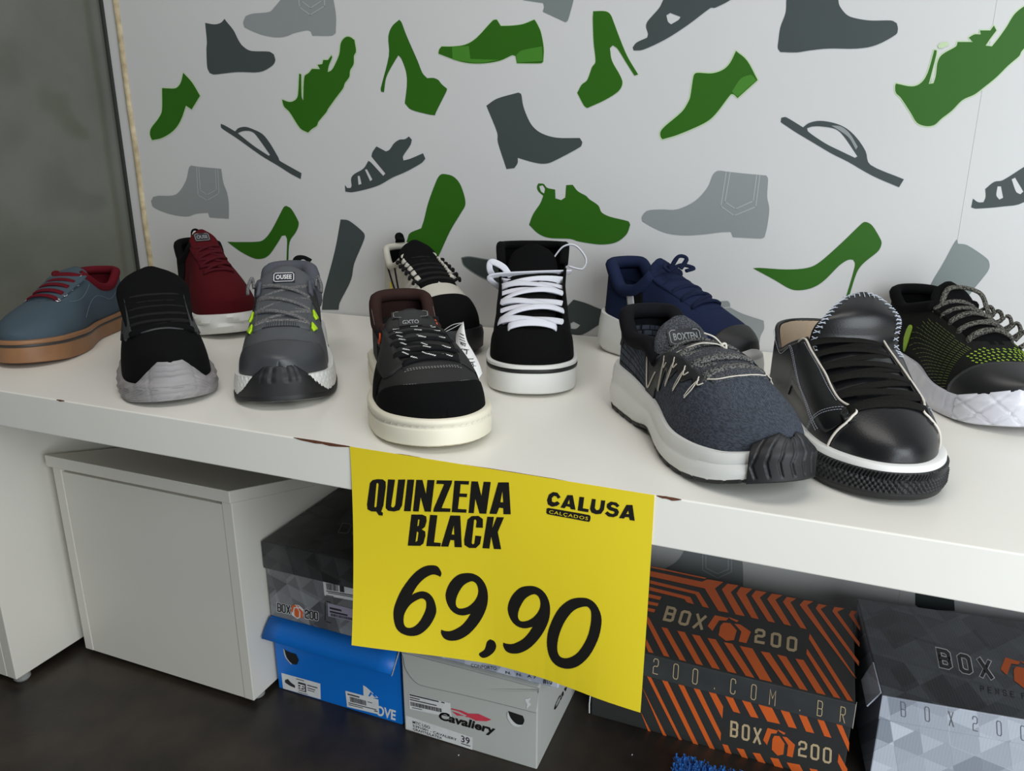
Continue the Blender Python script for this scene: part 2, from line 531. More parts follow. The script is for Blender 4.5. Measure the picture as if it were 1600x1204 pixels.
printed('printed_sole_patch', Z2, [(585, 293), (690, 286), (700, 368), (880, 374), (760, 393), (640, 381), (588, 370)], m=M_GREEN2, off=.0009)
printed('printed_block_heel', Z2, [(1000, -60), (1030, 0), (1155, 18), (1160, 45), (1152, 72), (1295, 138), (1310, 125), (1345, 0), (1360, -60)], m=M_MGREY)
printed('printed_high_heel', Z3, [(108, 70), (180, 70), (215, 90), (240, 150), (270, 230), (320, 350), (388, 465), (365, 472), (310, 385), (260, 305), (230, 283), (212, 300), (225, 380), (275, 470), (290, 520), (265, 570), (180, 625), (70, 675), (50, 660), (8, 580), (35, 530), (70, 500), (100, 420), (122, 385), (110, 260), (105, 120)], m=M_GREEN, rim=M_PALE, rimw=.6)
printed('printed_sandal', Z3, [(590, -80), (545, 0), (520, 50), (450, 130), (438, 165), (450, 210), (445, 235), (380, 265), (355, 295), (360, 315), (420, 310), (560, 245), (700, 155), (840, 50), (870, 48), (965, 0), (1060, -70)], [[(565, 95), (590, 80), (655, 105), (640, 125), (595, 152), (575, 135)]], m=M_DGREY)
printed('printed_oxford', Z3, [(1000, 318), (1070, 380), (1135, 500), (1010, 612), (985, 590), (965, 592), (870, 715), (800, 770), (640, 840), (540, 870), (528, 850), (530, 820), (560, 785), (660, 700), (700, 640), (715, 600), (735, 475), (755, 455), (850, 458), (920, 435), (965, 390)], m=M_GREEN, rim=M_PALE, rimw=2)
printed('printed_heel_patch', Z3, [(1030, 490), (1095, 465), (1128, 500), (1010, 606), (985, 585), (975, 570)], m=M_GREEN2, off=.0009)
printed('printed_boot', Z4, [(120, -120), (115, 0), (110, 80), (78, 170), (65, 260), (62, 300), (78, 325), (180, 327), (260, 315), (380, 303), (560, 303), (680, 280), (800, 215), (812, 180), (805, 145), (770, 128), (640, 128), (540, 112), (490, 90), (450, 40), (440, 0), (430, -120)], m=M_DGREY)
printed('printed_sneaker', Z4, [(800, 522), (900, 540), (960, 515), (1000, 450), (1040, 312), (1055, 315), (1050, 350), (1005, 525), (1035, 520), (1050, 470), (1060, 390), (1090, 340), (1175, 290), (1185, 262), (1280, 262), (1255, 235), (1290, 215), (1330, 215), (1325, 190), (1390, 190), (1412, 160), (1428, 190), (1390, 240), (1360, 285), (1400, 290), (1440, 240), (1490, 170), (1540, 90), (1600, 40), (1700, -20), (1740, 60), (1660, 230), (1585, 320), (1570, 350), (1500, 410), (1430, 480), (1350, 545), (1290, 590), (1215, 625), (1150, 690), (1085, 740), (1040, 780), (985, 787), (930, 765), (890, 700), (830, 610), (800, 580), (795, 540)], m=M_GREEN, rim=M_PALE, rimw=2)
printed('printed_lace_loop', Z4, [(1060, 285), (1085, 265), (1130, 262), (1132, 280), (1090, 300), (1065, 300)], m=M_PALE, off=.0009)
printed('printed_flip_flop', Z8, [(222, 50), (250, 48), (345, 105), (380, 80), (440, 68), (520, 80), (590, 110), (650, 165), (700, 240), (728, 318), (918, 400), (890, 445), (740, 380), (600, 300), (510, 255), (400, 190), (300, 130), (218, 75)], [[(368, 110), (400, 100), (450, 100), (530, 115), (580, 160), (655, 270), (640, 278), (560, 240), (470, 195), (375, 130)]], m=M_DGREY)
printed('printed_strap_shine', Z8, [(505, 95), (560, 100), (610, 140), (655, 215), (645, 232), (610, 170), (570, 135)], m=M_LGREY, off=.0009)
printed('printed_chelsea_boot', Z7, [(1185, 133), (1220, 138), (1330, 150), (1445, 160), (1455, 180), (1450, 280), (1462, 350), (1450, 450), (1435, 510), (1415, 518), (1255, 510), (1245, 480), (1190, 482), (1080, 495), (980, 500), (880, 488), (800, 455), (740, 420), (738, 395), (770, 360), (850, 353), (940, 352), (1040, 305), (1110, 230), (1140, 160), (1160, 138)], m=M_LGREY)
line_print(Z7, [(1217, 142), (1187, 335), (1262, 388), (1385, 338), (1408, 160)])
line_print(Z7, [(1239, 142), (1210, 310), (1270, 350), (1370, 305), (1390, 160)])
printed('printed_high_heel', Z8, [(60, 905), (100, 903), (250, 912), (370, 903), (440, 870), (560, 765), (680, 650), (705, 643), (740, 665), (785, 740), (790, 770), (770, 810), (690, 875), (650, 930), (608, 1060), (590, 1120), (570, 1120), (585, 1080), (630, 930), (640, 880), (630, 857), (600, 858), (550, 890), (465, 975), (400, 1015), (330, 1030), (270, 1022), (180, 970)], m=M_GREEN)
printed('printed_boot_shaft', Z8, [(1220, 742), (1225, 765), (1280, 775), (1390, 850), (1405, 890), (1390, 930), (1310, 1030), (1230, 1140), (1010, 1140), (1075, 990), (1140, 880), (1205, 760)], m=M_MGREY)
printed('printed_sandal', Z8, [(1310, 510), (1340, 530), (1370, 530), (1382, 500), (1380, 455), (1430, 415), (1480, 405), (1600, 330), (1700, 270), (1760, 400), (1600, 530), (1480, 555), (1330, 567), (1300, 560)], [[(1450, 440), (1470, 440), (1482, 505), (1460, 515), (1443, 490)], [(1530, 400), (1550, 390), (1597, 470), (1580, 485), (1555, 470)]], m=M_DGREY)
printed('printed_pump', Z7, [(1050, 895), (1100, 885), (1220, 872), (1237, 885), (1240, 910), (1310, 945), (1430, 985), (1432, 1030), (1410, 1080), (1400, 1180), (1150, 1180), (1060, 1000)], m=M_LGREY)
line_print(Z7, [(1090, 925), (1238, 908)], 1.0)
printed('printed_slipper', ID, [(1583, 578), (1590, 562), (1605, 555), (1640, 560), (1640, 592), (1584, 588)], m=M_GREEN)
printed('printed_sneaker', Z7, [(150, 205), (180, 208), (200, 230), (245, 240), (247, 290), (280, 300), (303, 285), (308, 215), (345, 213), (375, 250), (420, 275), (440, 295), (490, 330), (510, 370), (560, 395), (660, 420), (672, 440), (650, 495), (590, 540), (500, 552), (380, 535), (330, 520), (215, 515), (150, 490), (97, 440), (120, 380), (160, 320), (178, 275), (150, 250), (142, 225)], [[(155, 220), (175, 215), (187, 235), (183, 262), (165, 250)]], m=M_GREEN)
# the print goes on below the bench
printed('printed_chelsea_boot', ID, [(1040, 888), (1062, 872), (1078, 840), (1158, 850), (1161, 890), (1161, 925), (1100, 935), (1040, 925)], m=M_LGREY)
line_print(ID, [(1098, 850), (1098, 890), (1121, 903), (1143, 893), (1143, 850)])
line_print(ID, [(1103, 850), (1103, 887), (1121, 896), (1138, 889), (1138, 850)])
printed('printed_boot', ID, [(1430, 915), (1490, 925), (1492, 954), (1440, 951), (1430, 945)], m=M_DGREY)

# ------------------------------------------------------------------ bench and cabinets
bench = empty('display_bench', (0, 0, 0))
tag(bench, 'long white laminate bench top carrying the row of shoes', 'bench')
XL = WALL_X + .002
wbox('bench_top', (XL, 0, -0.0462), (1.9, WALL_Y - .003, 0), M_SHELF, bench, bev=.0012)
wbox('rail', (-0.5845, 0.095, -0.0715), (1.9, 0.113, -0.0463), M_CAB, bench, bev=.0008)


def chip(px0, px1, hgt, seed):
    """broken laminate along the front top edge, bare board showing"""
    r = random.Random(seed)
    a, b = hit(px0[0], px0[1], (0, 0, 0), (0, 0, 1))[0], hit(px1[0], px1[1], (0, 0, 0), (0, 0, 1))[0]
    q = Mesh()
    top, bot, up = [], [], []
    N = 9
    for i in range(N):
        t = i / (N - 1)
        x = a + (b - a) * t
        e = math.sin(math.pi * t) ** .6 if 0 < t < 1 else .05
        top.append((x, -.0003, .0003))
        bot.append((x, -.0003, -hgt * e * (.6 + .5 * r.random())))
        up.append((x, .0012 * e * (.6 + .6 * r.random()), .0003))
    q.add(top + bot + up, [(i, i + 1, N + i + 1, N + i) for i in range(N - 1)] + [(i + 1, i, 2 * N + i, 2 * N + i + 1) for i in range(N - 1)])
    q.build('edge_chip', M_BROWN, bench)


chip((458, 684), (549, 698), .0028, 1)
chip((724, 727), (886, 751), .0018, 2)
chip((1026, 773), (1065, 780), .0022, 3)
chip((92, 623), (103, 625.5), .0014, 4)
chip((620, 708), (660, 714), .0010, 5)

cabL = empty('support_cabinet', (-0.80, 0.0, FLOOR_Z))
tag(cabL, 'tall white cabinet carrying the bench beside the grey wall', 'cabinet')
wbox('side_panel', (-0.603, 0.004, FLOOR_Z + .012), (-0.585, 0.50, -0.0465), M_CAB, cabL, bev=.001)
wbox('side_panel', (WALL_X + .004, 0.004, FLOOR_Z + .012), (WALL_X + .022, 0.50, -0.0465), M_CAB, cabL, bev=.001)
wbox('front_panel', (WALL_X + .0225, 0.004, FLOOR_Z + .012), (-0.6035, 0.020, -0.0465), M_CAB, cabL, bev=.001)
M_GLIDE = mat('grey_plastic_glide', (150, 150, 146), .4)


def glide(parent, x, y, r=.011, h=.012):
    L = parent.location
    n = 20
    vs, fs = [], []
    for z, rr in ((0, r * .8), (h * .25, r), (h, r)):
        for k in range(n):
            a = 2 * math.pi * k / n
            vs.append((x - L[0] + rr * math.cos(a), y - L[1] + rr * math.sin(a), z))
    for j in range(2):
        for k in range(n):
            fs.append((j * n + k, j * n + (k + 1) % n, (j + 1) * n + (k + 1) % n, (j + 1) * n + k))
    fs += [tuple(range(n))[::-1], tuple(range(2 * n, 3 * n))]
    new_obj('glide_foot', vs, fs, M_GLIDE, parent)


glide(cabL, -0.597, 0.020)
glide(cabL, -0.597, 0.46)
glide(cabL, -0.825, 0.020)

# low cabinet whose lid has sunk towards the back
LX0, LX1, LY0, LY1 = -0.567, -0.2492, 0.0975, 0.40
SLOPE = math.tan(math.radians(15))
cab = empty('low_cabinet', ((LX0 + LX1) / 2, LY0, FLOOR_Z))
tag(cab, 'low white box cabinet with a sloping lid under the bench', 'cabinet')


def prism(name, pts_yz, x0, x1, m, parent, bev=.001):
    L = parent.location
    n = len(pts_yz)
    v = [(x0 - L[0], y - L[1], z - L[2]) for y, z in pts_yz] + [(x1 - L[0], y - L[1], z - L[2]) for y, z in pts_yz]
    f = [tuple(range(n))[::-1], tuple(range(n, 2 * n))] + [(i, (i + 1) % n, n + (i + 1) % n, n + i) for i in range(n)]
    o = new_obj(name, v, f, m, parent)
    weld(o)
    return bevel(o, bev)


zt = lambda y: -0.1475 - (y - LY0) * SLOPE
zb = FLOOR_Z + .008
side = [(LY0, zb), (LY1, zb), (LY1, zt(LY1)), (LY0, zt(LY0))]
prism('side_panel', side, LX1 - .016, LX1, M_CAB, cab)
prism('side_panel', side, LX0 + .004, LX0 + .020, M_CAB, cab)
wbox('front_panel', (LX0 + .0204, LY0 + .001, zb), (LX1 - .0164, LY0 + .016, zt(LY0 + .016) - .0005), M_CAB, cab)
lid = [(LY0 - .004, zt(LY0 - .004) + .0004), (LY1, zt(LY1) + .0004), (LY1, zt(LY1) + .0164), (LY0 - .004, zt(LY0 - .004) + .0174)]
prism('lid', lid, LX0 - .002, LX1 + .002, M_CAB, cab)
glide(cab, LX1 - .011, LY0 + .02, .010, .0082)
glide(cab, LX0 + .02, LY0 + .02, .010, .0082)

# ------------------------------------------------------------------ shoe boxes
def local_put(parent, P0, N, off=0.0004):
    """print on a flat face: from a place on the face (found along a sight line) to the parent's own coordinates"""
    N = np.asarray(N, float)
    N = N / np.linalg.norm(N)
    P = np.asarray(P0, float) + N * off
    Mi = np.array((Matrix.Translation(parent.location) @ parent.rotation_euler.to_matrix().to_4x4()).inverted())

    def f(px, py):
        q = hit(px, py, P, N)
        return tuple((Mi @ np.array([*q, 1.0]))[:3])
    f.n = Mi[:3, :3] @ N
    return f


def decal(name, polys, put, m, parent, N, smooth=0, corner=40):
    """polys: list of (outer, [holes])"""
    q = Mesh()
    for outer, holes in polys:
        if smooth:
            outer = smooth_poly(outer, smooth, corner)
            holes = [smooth_poly(h, smooth, corner) for h in holes]
        q.poly([list(outer)] + [list(h) for h in holes], put)
    return finish(q, name, m, parent, N)


def finish(q, name, m, parent, N):
    o = q.build(name, m, parent)
    R = parent.rotation_euler.to_matrix()
    return orient(o, R.inverted() @ Vector(N))


def box_lowpoly(name, c_lo, c_hi, scale, seed=0.0, rough=.38):
    """flat grey facets like a folded-paper print"""
    m = bpy.data.materials.new(name)
    m.use_nodes = True
    nt = m.node_tree
    b = nt.nodes['Principled BSDF']
    b.inputs['Roughness'].default_value = rough
    tc = nt.nodes.new('ShaderNodeTexCoord')
    sp = nt.nodes.new('ShaderNodeSeparateXYZ')
    nt.links.new(tc.outputs['Object'], sp.inputs[0])

    def mth(op, x, y=None):
        n_ = nt.nodes.new('ShaderNodeMath')
        n_.operation = op
        for k_, v_ in enumerate((x, y)):
            if v_ is None:
                continue
            if isinstance(v_, (int, float)):
                n_.inputs[k_].default_value = v_
            else:
                nt.links.new(v_, n_.inputs[k_])
        return n_.outputs[0]
    U_ = sp.outputs[0]
    V_ = mth('ADD', sp.outputs[1], sp.outputs[2])     # the print runs on from the front over the lid
    fac = None
    for sc, w, sd_ in ((scale, .6, .31 + seed), (scale * 2.0, .4, 1.7 + seed)):
        cb = nt.nodes.new('ShaderNodeCombineXYZ')
        for k_ in range(3):
            an = .25 + k_ * math.pi / 3
            t_ = mth('ADD', mth('MULTIPLY', U_, math.cos(an) * sc), mth('MULTIPLY', V_, math.sin(an) * sc))
            nt.links.new(mth('FLOOR', mth('ADD', t_, sd_)), cb.inputs[k_])
        wn = nt.nodes.new('ShaderNodeTexWhiteNoise')
        nt.links.new(cb.outputs[0], wn.inputs['Vector'])
        v_ = mth('MULTIPLY', wn.outputs['Value'], w)
        fac = v_ if fac is None else mth('ADD', fac, v_)
    r = nt.nodes.new('ShaderNodeValToRGB')
    r.color_ramp.elements[0].color = (*srgb(*c_lo), 1)
    r.color_ramp.elements[1].color = (*srgb(*c_hi), 1)
    r.color_ramp.elements[0].position = .15
    r.color_ramp.elements[1].position = .85
    nt.links.new(fac, r.inputs['Fac'])
    nt.links.new(r.outputs['Color'], b.inputs['Base Color'])
    # faint flutes of the corrugated card
    wv = nt.nodes.new('ShaderNodeTexWave')
    wv.inputs['Scale'].default_value = 90
    bn = nt.nodes.new('ShaderNodeBump')
    bn.inputs['Strength'].default_value = .08
    bn.inputs['Distance'].default_value = .001
    nt.links.new(tc.outputs['Object'], wv.inputs['Vector'])
    nt.links.new(wv.outputs['Fac'], bn.inputs['Height'])
    nt.links.new(bn.outputs['Normal'], b.inputs['Normal'])
    return m


M_BLUE = mat('blue_card', (9, 116, 212), .45, (8, 110, 203), nscale=8)
M_CAV = mat('grey_card', (194, 196, 190), .5, (188, 190, 184), nscale=8)
M_CAVD = mat('grey_card_edge', (120, 121, 116), .6)
M_BLACK = mat('black_print', (24, 22, 20), .5)
M_HOLE = mat('box_hole_dark', (14, 13, 12), .9)
M_WHITE = mat('white_label', (232, 232, 230), .5)
M_INK = mat('label_ink', (52, 52, 56), .6)
M_CARD = mat('torn_card', (205, 196, 182), .8)
M_OR = mat('orange_print', (226, 104, 40), .55, (218, 98, 36), nscale=20)
M_OBASE = mat('charcoal_card', (52, 52, 50), .55, (46, 46, 45), nscale=12, bump=.1, bscale=60)
M_OTAPE = mat('flap_card', (66, 68, 67), .5, (54, 56, 56), nscale=30)
M_TAN = mat('tan_print', (206, 182, 142), .6)
M_RED = mat('red_print', (222, 70, 88), .5)
M_LILAC = mat('lilac_label', (168, 160, 176), .5)


def label(name, quad, put, parent, N, lines, mat_bg=M_WHITE, put2=None):
    """stick-on label: quad in px (tl, tr, br, bl); lines: (u0, v0, u1, v1) ink bars or ('txt', u, v, w, h, string)"""
    tl, tr, br, bl = (np.array(q, float) for q in quad)
    q = Mesh()
    q.add([put(*p) for p in (tl, tr, br, bl)], [(0, 1, 2, 3)])
    o = finish(q, name, mat_bg, parent, N)
    at = lambda u, v: (tl * (1 - u) + tr * u) * (1 - v) + (bl * (1 - u) + br * u) * v
    q = Mesh()
    for l in lines:
        if l[0] == 'txt':
            _, u, v, w, h, s = l
            text_mesh(q, s, at(u, v), at(u + w, v) - at(u, v), at(u, v - h) - at(u, v), put2, bold=.01)
        elif l[0] == 'bars':
            _, u0, v0, u1, v1, n, seed = l
            r = random.Random(seed)
            u = u0
            while u < u1:
                w = (u1 - u0) / n * r.choice((.35, .5, .8))
                q.add([put2(*at(a, b)) for a, b in ((u, v0), (u + w, v0), (u + w, v1), (u, v1))], [(0, 1, 2, 3)])
                u += w + (u1 - u0) / n * r.choice((.3, .5))
        else:
            u0, v0, u1, v1 = l
            q.add([put2(*at(a, b)) for a, b in ((u0, v0), (u1, v0), (u1, v1), (u0, v1))], [(0, 1, 2, 3)])
    p = finish(q, 'label_print', M_INK, o, N)
    # print belongs to the label: same frame
    return o


BOX_ICON = [  # parcel icon in a unit frame, x right, y up, about -1..1
    [(-.98, .05), (-.72, .98), (-.08, .95), (-.18, .70), (-.50, .62), (-.76, -.36), (-.99, -.05)],
    [(-.10, 1.05), (.40, .90), (.30, .74), (.02, .90)],
    [(.20, .58), (.48, .60), (.99, .16), (.84, -.86), (.48, -.84), (.56, .02)],
    [(-.30, .50), (.02, .56), (.34, .06), (.26, -.80), (-.10, -.98), (-.46, -.62), (-.42, .2)]]


def icon(put, c, xv, yv, m, parent, N, name='parcel_icon'):
    c, xv, yv = (np.array(a, float) for a in (c, xv, yv))
    return decal(name, [([tuple(c + xv * a + yv * b) for a, b in pl], []) for pl in BOX_ICON], put, m, parent, N)


def carton(name, loc, w, d, h, m_body, m_lid, yaw=0.0, flap=.03, lid_t=.004, over=.0015, flap_out=0.0):
    """shoe box: body, lid plate and the lid's front flap; local x along the front, y to the back"""
    e = empty(name, loc, yaw)
    box('body', (0, 0, 0), (w, d, h - lid_t), m_body, e, bev=.0015)
    box('lid', (-over, -over, h - lid_t), (w + over, d + over, h), m_lid, e, bev=.0015)
    return e


# -- blue box on the floor
FR = (0, -1, 0)
B1 = (-0.2425, 0.1405, FLOOR_Z)
bb = carton('shoe_box', B1, .199, .315, .115, M_BLUE, M_BLUE)
tag(bb, 'blue shoe box with lifted lid flap beside the low cabinet', 'shoe box')
q = Mesh()
fv = []
N = 9
for i in range(N):
    u = i / (N - 1)
    for t, off in ((0, 0), (.5, .0015), (1, 0)):
        x = -.002 + .203 * u
        fv.append((x, -.0015 - .0200 * t - off, .1155 - .0215 * t - .0008 * math.sin(u * 3) * t))
q.add(fv, [(3 * i + k, 3 * (i + 1) + k, 3 * (i + 1) + k + 1, 3 * i + k + 1) for i in range(N - 1) for k in range(2)])
fo = solid(q.build('lid_flap', M_BLUE, bb, True), .0018, 1)
q = Mesh()
q.add([(.2012, -.0015, .1157), (.2012, -.0215, .0942), (.2012, -.0235, .0935), (.2012, -.0035, .1165)], [(0, 1, 2, 3)])
solid(q.build('torn_flap_edge', M_CARD, bb), .0006, 0)
pf = local_put(bb, B1, FR)
pf2 = local_put(bb, B1, FR, .0008)
Zb = crop(400, 860, 4.3)
decal('thumb_hole', [(Zb([(185, 658), (215, 676), (270, 695), (288, 735), (275, 765), (245, 760), (212, 725)]), [])], pf, M_HOLE, bb, FR, 3)
decal('thumb_hole_rim', [(Zb([(183, 656), (192, 668), (205, 718), (242, 762), (235, 763), (200, 722), (188, 690)]), [])], pf2, M_CARD, bb, FR, 2)
label('size_label', Zb([(170, 820), (432, 893), (435, 998), (182, 925)]), pf, bb, FR,
      [(.42, .28, .62, .82), (.66, .30, .92, .36), (.66, .48, .86, .53), (.66, .62, .84, .66), (.38, .10, .58, .14), (.40, .92, .66, .95)], put2=pf2)
decal('shoe_picture', [(Zb([(195, 868), (215, 862), (235, 885), (262, 905), (262, 922), (225, 905), (195, 885)]), [])], pf2, M_INK, bb, FR, 3)
pf3 = local_put(bb, B1, FR, .0012)
q = Mesh()
strokes(q, '39', Zb([(286, 928)])[0], np.array([16, 4.5]) / 4.3, np.array([-.8, -16]) / 4.3, np.array([23, 6.4]) / 4.3, .75, pf3)
finish(q, 'size_number', M_WHITE, bb, FR)
decal('brand_triangle', [(Zb([(720, 903), (740, 915), (822, 988), (775, 990), (722, 975)]), [])], pf, M_WHITE, bb, FR)
decal('brand_peak', [(Zb([(755, 975), (772, 948), (785, 965), (792, 958), (812, 985), (795, 982), (785, 970), (778, 962), (765, 980)]), [])], pf2, M_BLUE, bb, FR)
label('price_label', Zb([(600, 940), (822, 1000), (828, 1100), (612, 1048)]), pf2, bb, FR,
      [(.06, .14, .42, .22), ('bars', .12, .30, .62, .62, 18, 3), (.66, .32, .80, .36), (.06, .70, .92, .75), (.06, .82, .5, .86), (.85, .80, .96, .86)], put2=pf3)
q = Mesh()
text_mesh(q, 'OVE', Zb([(805, 1100)])[0], np.array([132, 38]) / 4.3, np.array([3, -62]) / 4.3, pf, bold=.03)
finish(q, 'brand_name', M_WHITE, bb, FR)

# -- grey facetted box standing on the blue one
B2 = (-0.2445, 0.142, -0.3345)
M_LP1 = box_lowpoly('facets_grey', (84, 85, 86), (146, 147, 148), 22, .3)
M_LP1D = box_lowpoly('facets_charcoal', (44, 44, 44), (74, 75, 76), 22, 1.3)
gb = carton('shoe_box', B2, .200, .315, .1145, M_LP1, M_LP1D)
tag(gb, 'dark grey faceted shoe box stacked on top of the blue box', 'shoe box')
box('lid_flap', (-.0018, -.0026, .0745), (.2018, -.0006, .1140), M_LP1D, gb, bev=.0008)
pf, pf2, pf3 = (local_put(gb, B2, FR, o) for o in (.0004, .0008, .0012))
Zg = crop(400, 860, 4.3)
for word, at0 in (('BOX', (147, 406)), ('200', (334, 450))):
    for nm, wd, put, mm in (('brand_outline', 1.65, pf, M_WHITE), ('brand_name', .95, pf2, M_BLACK)):
        q = Mesh()
        strokes(q, word, Zg([at0])[0], np.array([19, 4]) / 4.3, np.array([-1.2, -26]) / 4.3, np.array([31, 6.3]) / 4.3, wd, put)
        finish(q, nm, mm, gb, FR)
decal('parcel_halo', [(Zg([(232, 385), (262, 362), (290, 368), (320, 395), (318, 440), (278, 458), (240, 432)]), [])], pf, M_WHITE, gb, FR, 3)
icon(pf2, Zg([(276, 410)])[0], np.array([42, 9]) / 4.3, np.array([-2, -42]) / 4.3, M_OR, gb, FR)
label('barcode_label', Zg([(448, 190), (700, 225), (705, 345), (460, 300)]), pf, gb, FR,
      [(.02, .06, .36, .13), ('bars', .08, .22, .40, .62, 14, 5), (.44, .25, .56, .62), (.06, .68, .90, .73), (.10, .78, .92, .82), (.05, .95, .25, .99)], put2=pf2)
label('size_sticker', Zg([(480, 350), (700, 405), (705, 485), (485, 440)]), pf2, gb, FR,
      [(.06, .28, .42, .42), (.06, .55, .60, .68), ('bars', .08, .74, .95, .95, 26, 7)], M_LILAC, put2=pf3)
q = Mesh()
for a, b in (((465, 345), (465, 470)), ((470, 340), (500, 346)), ((470, 475), (505, 486))):
    strokes(q, 'I', (0, 0), (0, 0), (0, 0), (0, 0), 0, pf)
    A, B_ = (np.array(Zg([t])[0]) for t in (a, b))
    d = (B_ - A) / np.linalg.norm(B_ - A)
    nn = np.array([-d[1], d[0]]) * .5
    q.add([pf(*t) for t in (A - nn, B_ - nn, B_ + nn, A + nn)], [(0, 1, 2, 3)])
finish(q, 'sticker_bracket', M_BLACK, gb, FR)
ptop = local_put(gb, (0, 0, B2[2] + .1145), (0, 0, 1))
q = Mesh()
Zt = crop(400, 680, 2.2984)
strokes(q, 'D', Zt([(295, 348)])[0], np.array([34, 4]) / 2.2984, np.array([8, -17]) / 2.2984, np.array([48, 8]) / 2.2984, .5, ptop)
strokes(q, 'O', Zt([(343, 356)])[0], np.array([34, 4]) / 2.2984, np.array([8, -17]) / 2.2984, np.array([48, 8]) / 2.2984, .5, ptop)
finish(q, 'lid_lettering', M_LGREY, gb, (0, 0, 1))

# -- light grey box
B3 = (-0.0365, 0.1345, FLOOR_Z)
cv = carton('shoe_box', B3, .184, .30, .1195, M_CAV, M_CAV, lid_t=.003, over=.0004)
tag(cv, 'light grey shoe box with red wing mark on the floor', 'shoe box')
Zc = crop(620, 980, 5)
pf, pf2, pf3 = (local_put(cv, B3, FR, o) for o in (.0022, .0006, .0010))
fl_pts = [(38, 200), (52, 235), (62, 300), (85, 350), (130, 410), (190, 450), (500, 520), (800, 592), (1085, 665), (1098, 560), (1112, 440), (700, 335), (300, 238)]
q = Mesh()
q.poly([smooth_poly(Zc(fl_pts), 3, 40)], pf)
fo = finish(q, 'lid_flap', M_CAV, cv, FR)
for v_ in fo.data.vertices:
    v_.co.z = min(v_.co.z, .1192)
solid(fo, .0018, -1)
q = Mesh()
q.poly([grow(smooth_poly(Zc(fl_pts), 3, 40), .7)], local_put(cv, B3, FR, .0003))
fo = finish(q, 'flap_gap', M_CAVD, cv, FR)
for v_ in fo.data.vertices:
    v_.co.z = min(v_.co.z, .1192)
decal('thumb_hole', [(Zc([(870, 652), (920, 668), (985, 690), (997, 725), (985, 757), (965, 763), (925, 745), (890, 705)]), [])], pf2, M_HOLE, cv, FR, 3)
decal('thumb_hole_rim', [(Zc([(868, 655), (862, 690), (880, 735), (915, 768), (960, 775), (985, 760), (940, 756), (905, 728), (880, 690)]), [])], pf3, M_WHITE, cv, FR, 3)
label('barcode_label', Zc([(92, 512), (418, 590), (428, 705), (100, 635)]), pf2, cv, FR,
      [(.02, .05, .72, .13), (.78, .05, .86, .12), (.02, .22, .26, .28), (.02, .36, .66, .42), ('bars', .03, .52, .78, .78, 30, 11), (.06, .86, .30, .90), (.76, .90, .98, .97)], put2=pf3)
o = label('size_label', Zc([(68, 684), (592, 858), (590, 955), (72, 788)]), pf2, cv, FR,
          [('txt', .105, .44, .26, .20, 'MTC LISO'), ('txt', .105, .70, .66, .18, '5391001 - CAVALIERY'), ('txt', .105, .95, .44, .18, 'GRAFITE/LATEX'), ('txt', .83, .64, .13, .50, '39'), (.83, .74, .97, .80)], put2=pf3)
decal('wing_mark', [(Zc([(425, 630), (510, 650), (560, 672), (640, 675), (740, 720), (700, 732), (620, 728), (560, 700), (540, 700), (530, 690), (470, 688), (425, 650)]), [])], pf2, M_RED, cv, FR)
decal('wing_gap', [(Zc([(425, 640), (480, 655), (548, 688), (535, 692), (470, 665), (425, 652)]), [])], pf3, M_CAV, cv, FR)
q = Mesh()
text_mesh(q, 'Cavaliery', Zc([(322, 712)])[0], np.array([440, 120]) / 5, np.array([14, -56]) / 5, pf2, bold=.035)
finish(q, 'brand_name', M_BLACK, cv, FR)
decal('white_scuff', [(Zc([(1000, 560), (1050, 548), (1030, 580), (1048, 600), (1010, 640), (1018, 600)]), [])], local_put(cv, B3, FR, .0027), M_WHITE, cv, FR)
pr = local_put(cv, (B3[0] + .184, 0, 0), (1, 0, 0), .001)
q = Mesh()
text_mesh(q, 'Cav', Zc([(1228, 662)])[0], np.array([110, -200]) / 5, np.array([8, -58]) / 5, pr, bold=.02)
finish(q, 'side_lettering', M_BLACK, cv, (1, 0, 0))

# -- pale box lying on the light grey one, mostly behind the sign
B4 = (-0.030, 0.140, FLOOR_Z + .1200)
M_PB = mat('pale_blue_card', (196, 200, 212), .5, (160, 166, 182), nscale=60, kind='cells', contrast=.3)
wbx = carton('shoe_box', B4, .201, .30, .085, M_PB, M_PB)
tag(wbx, 'pale printed shoe box on the light grey box behind the sign', 'shoe box')
pf = local_put(wbx, B4, FR)
q = Mesh()
text_mesh(q, 'CONFORTO', Zc([(580, 308)])[0], np.array([200, 25]) / 5, np.array([0, -26]) / 5, pf)
text_mesh(q, 'N.   N.   A 7', Zc([(850, 360)])[0], np.array([240, 40]) / 5, np.array([0, -20]) / 5, pf, bold=.02)
text_mesh(q, '#10', Zc([(1142, 432)])[0], np.array([72, 14]) / 5, np.array([0, -34]) / 5, pf, bold=.03)
finish(q, 'box_lettering', M_INK, wbx, FR)

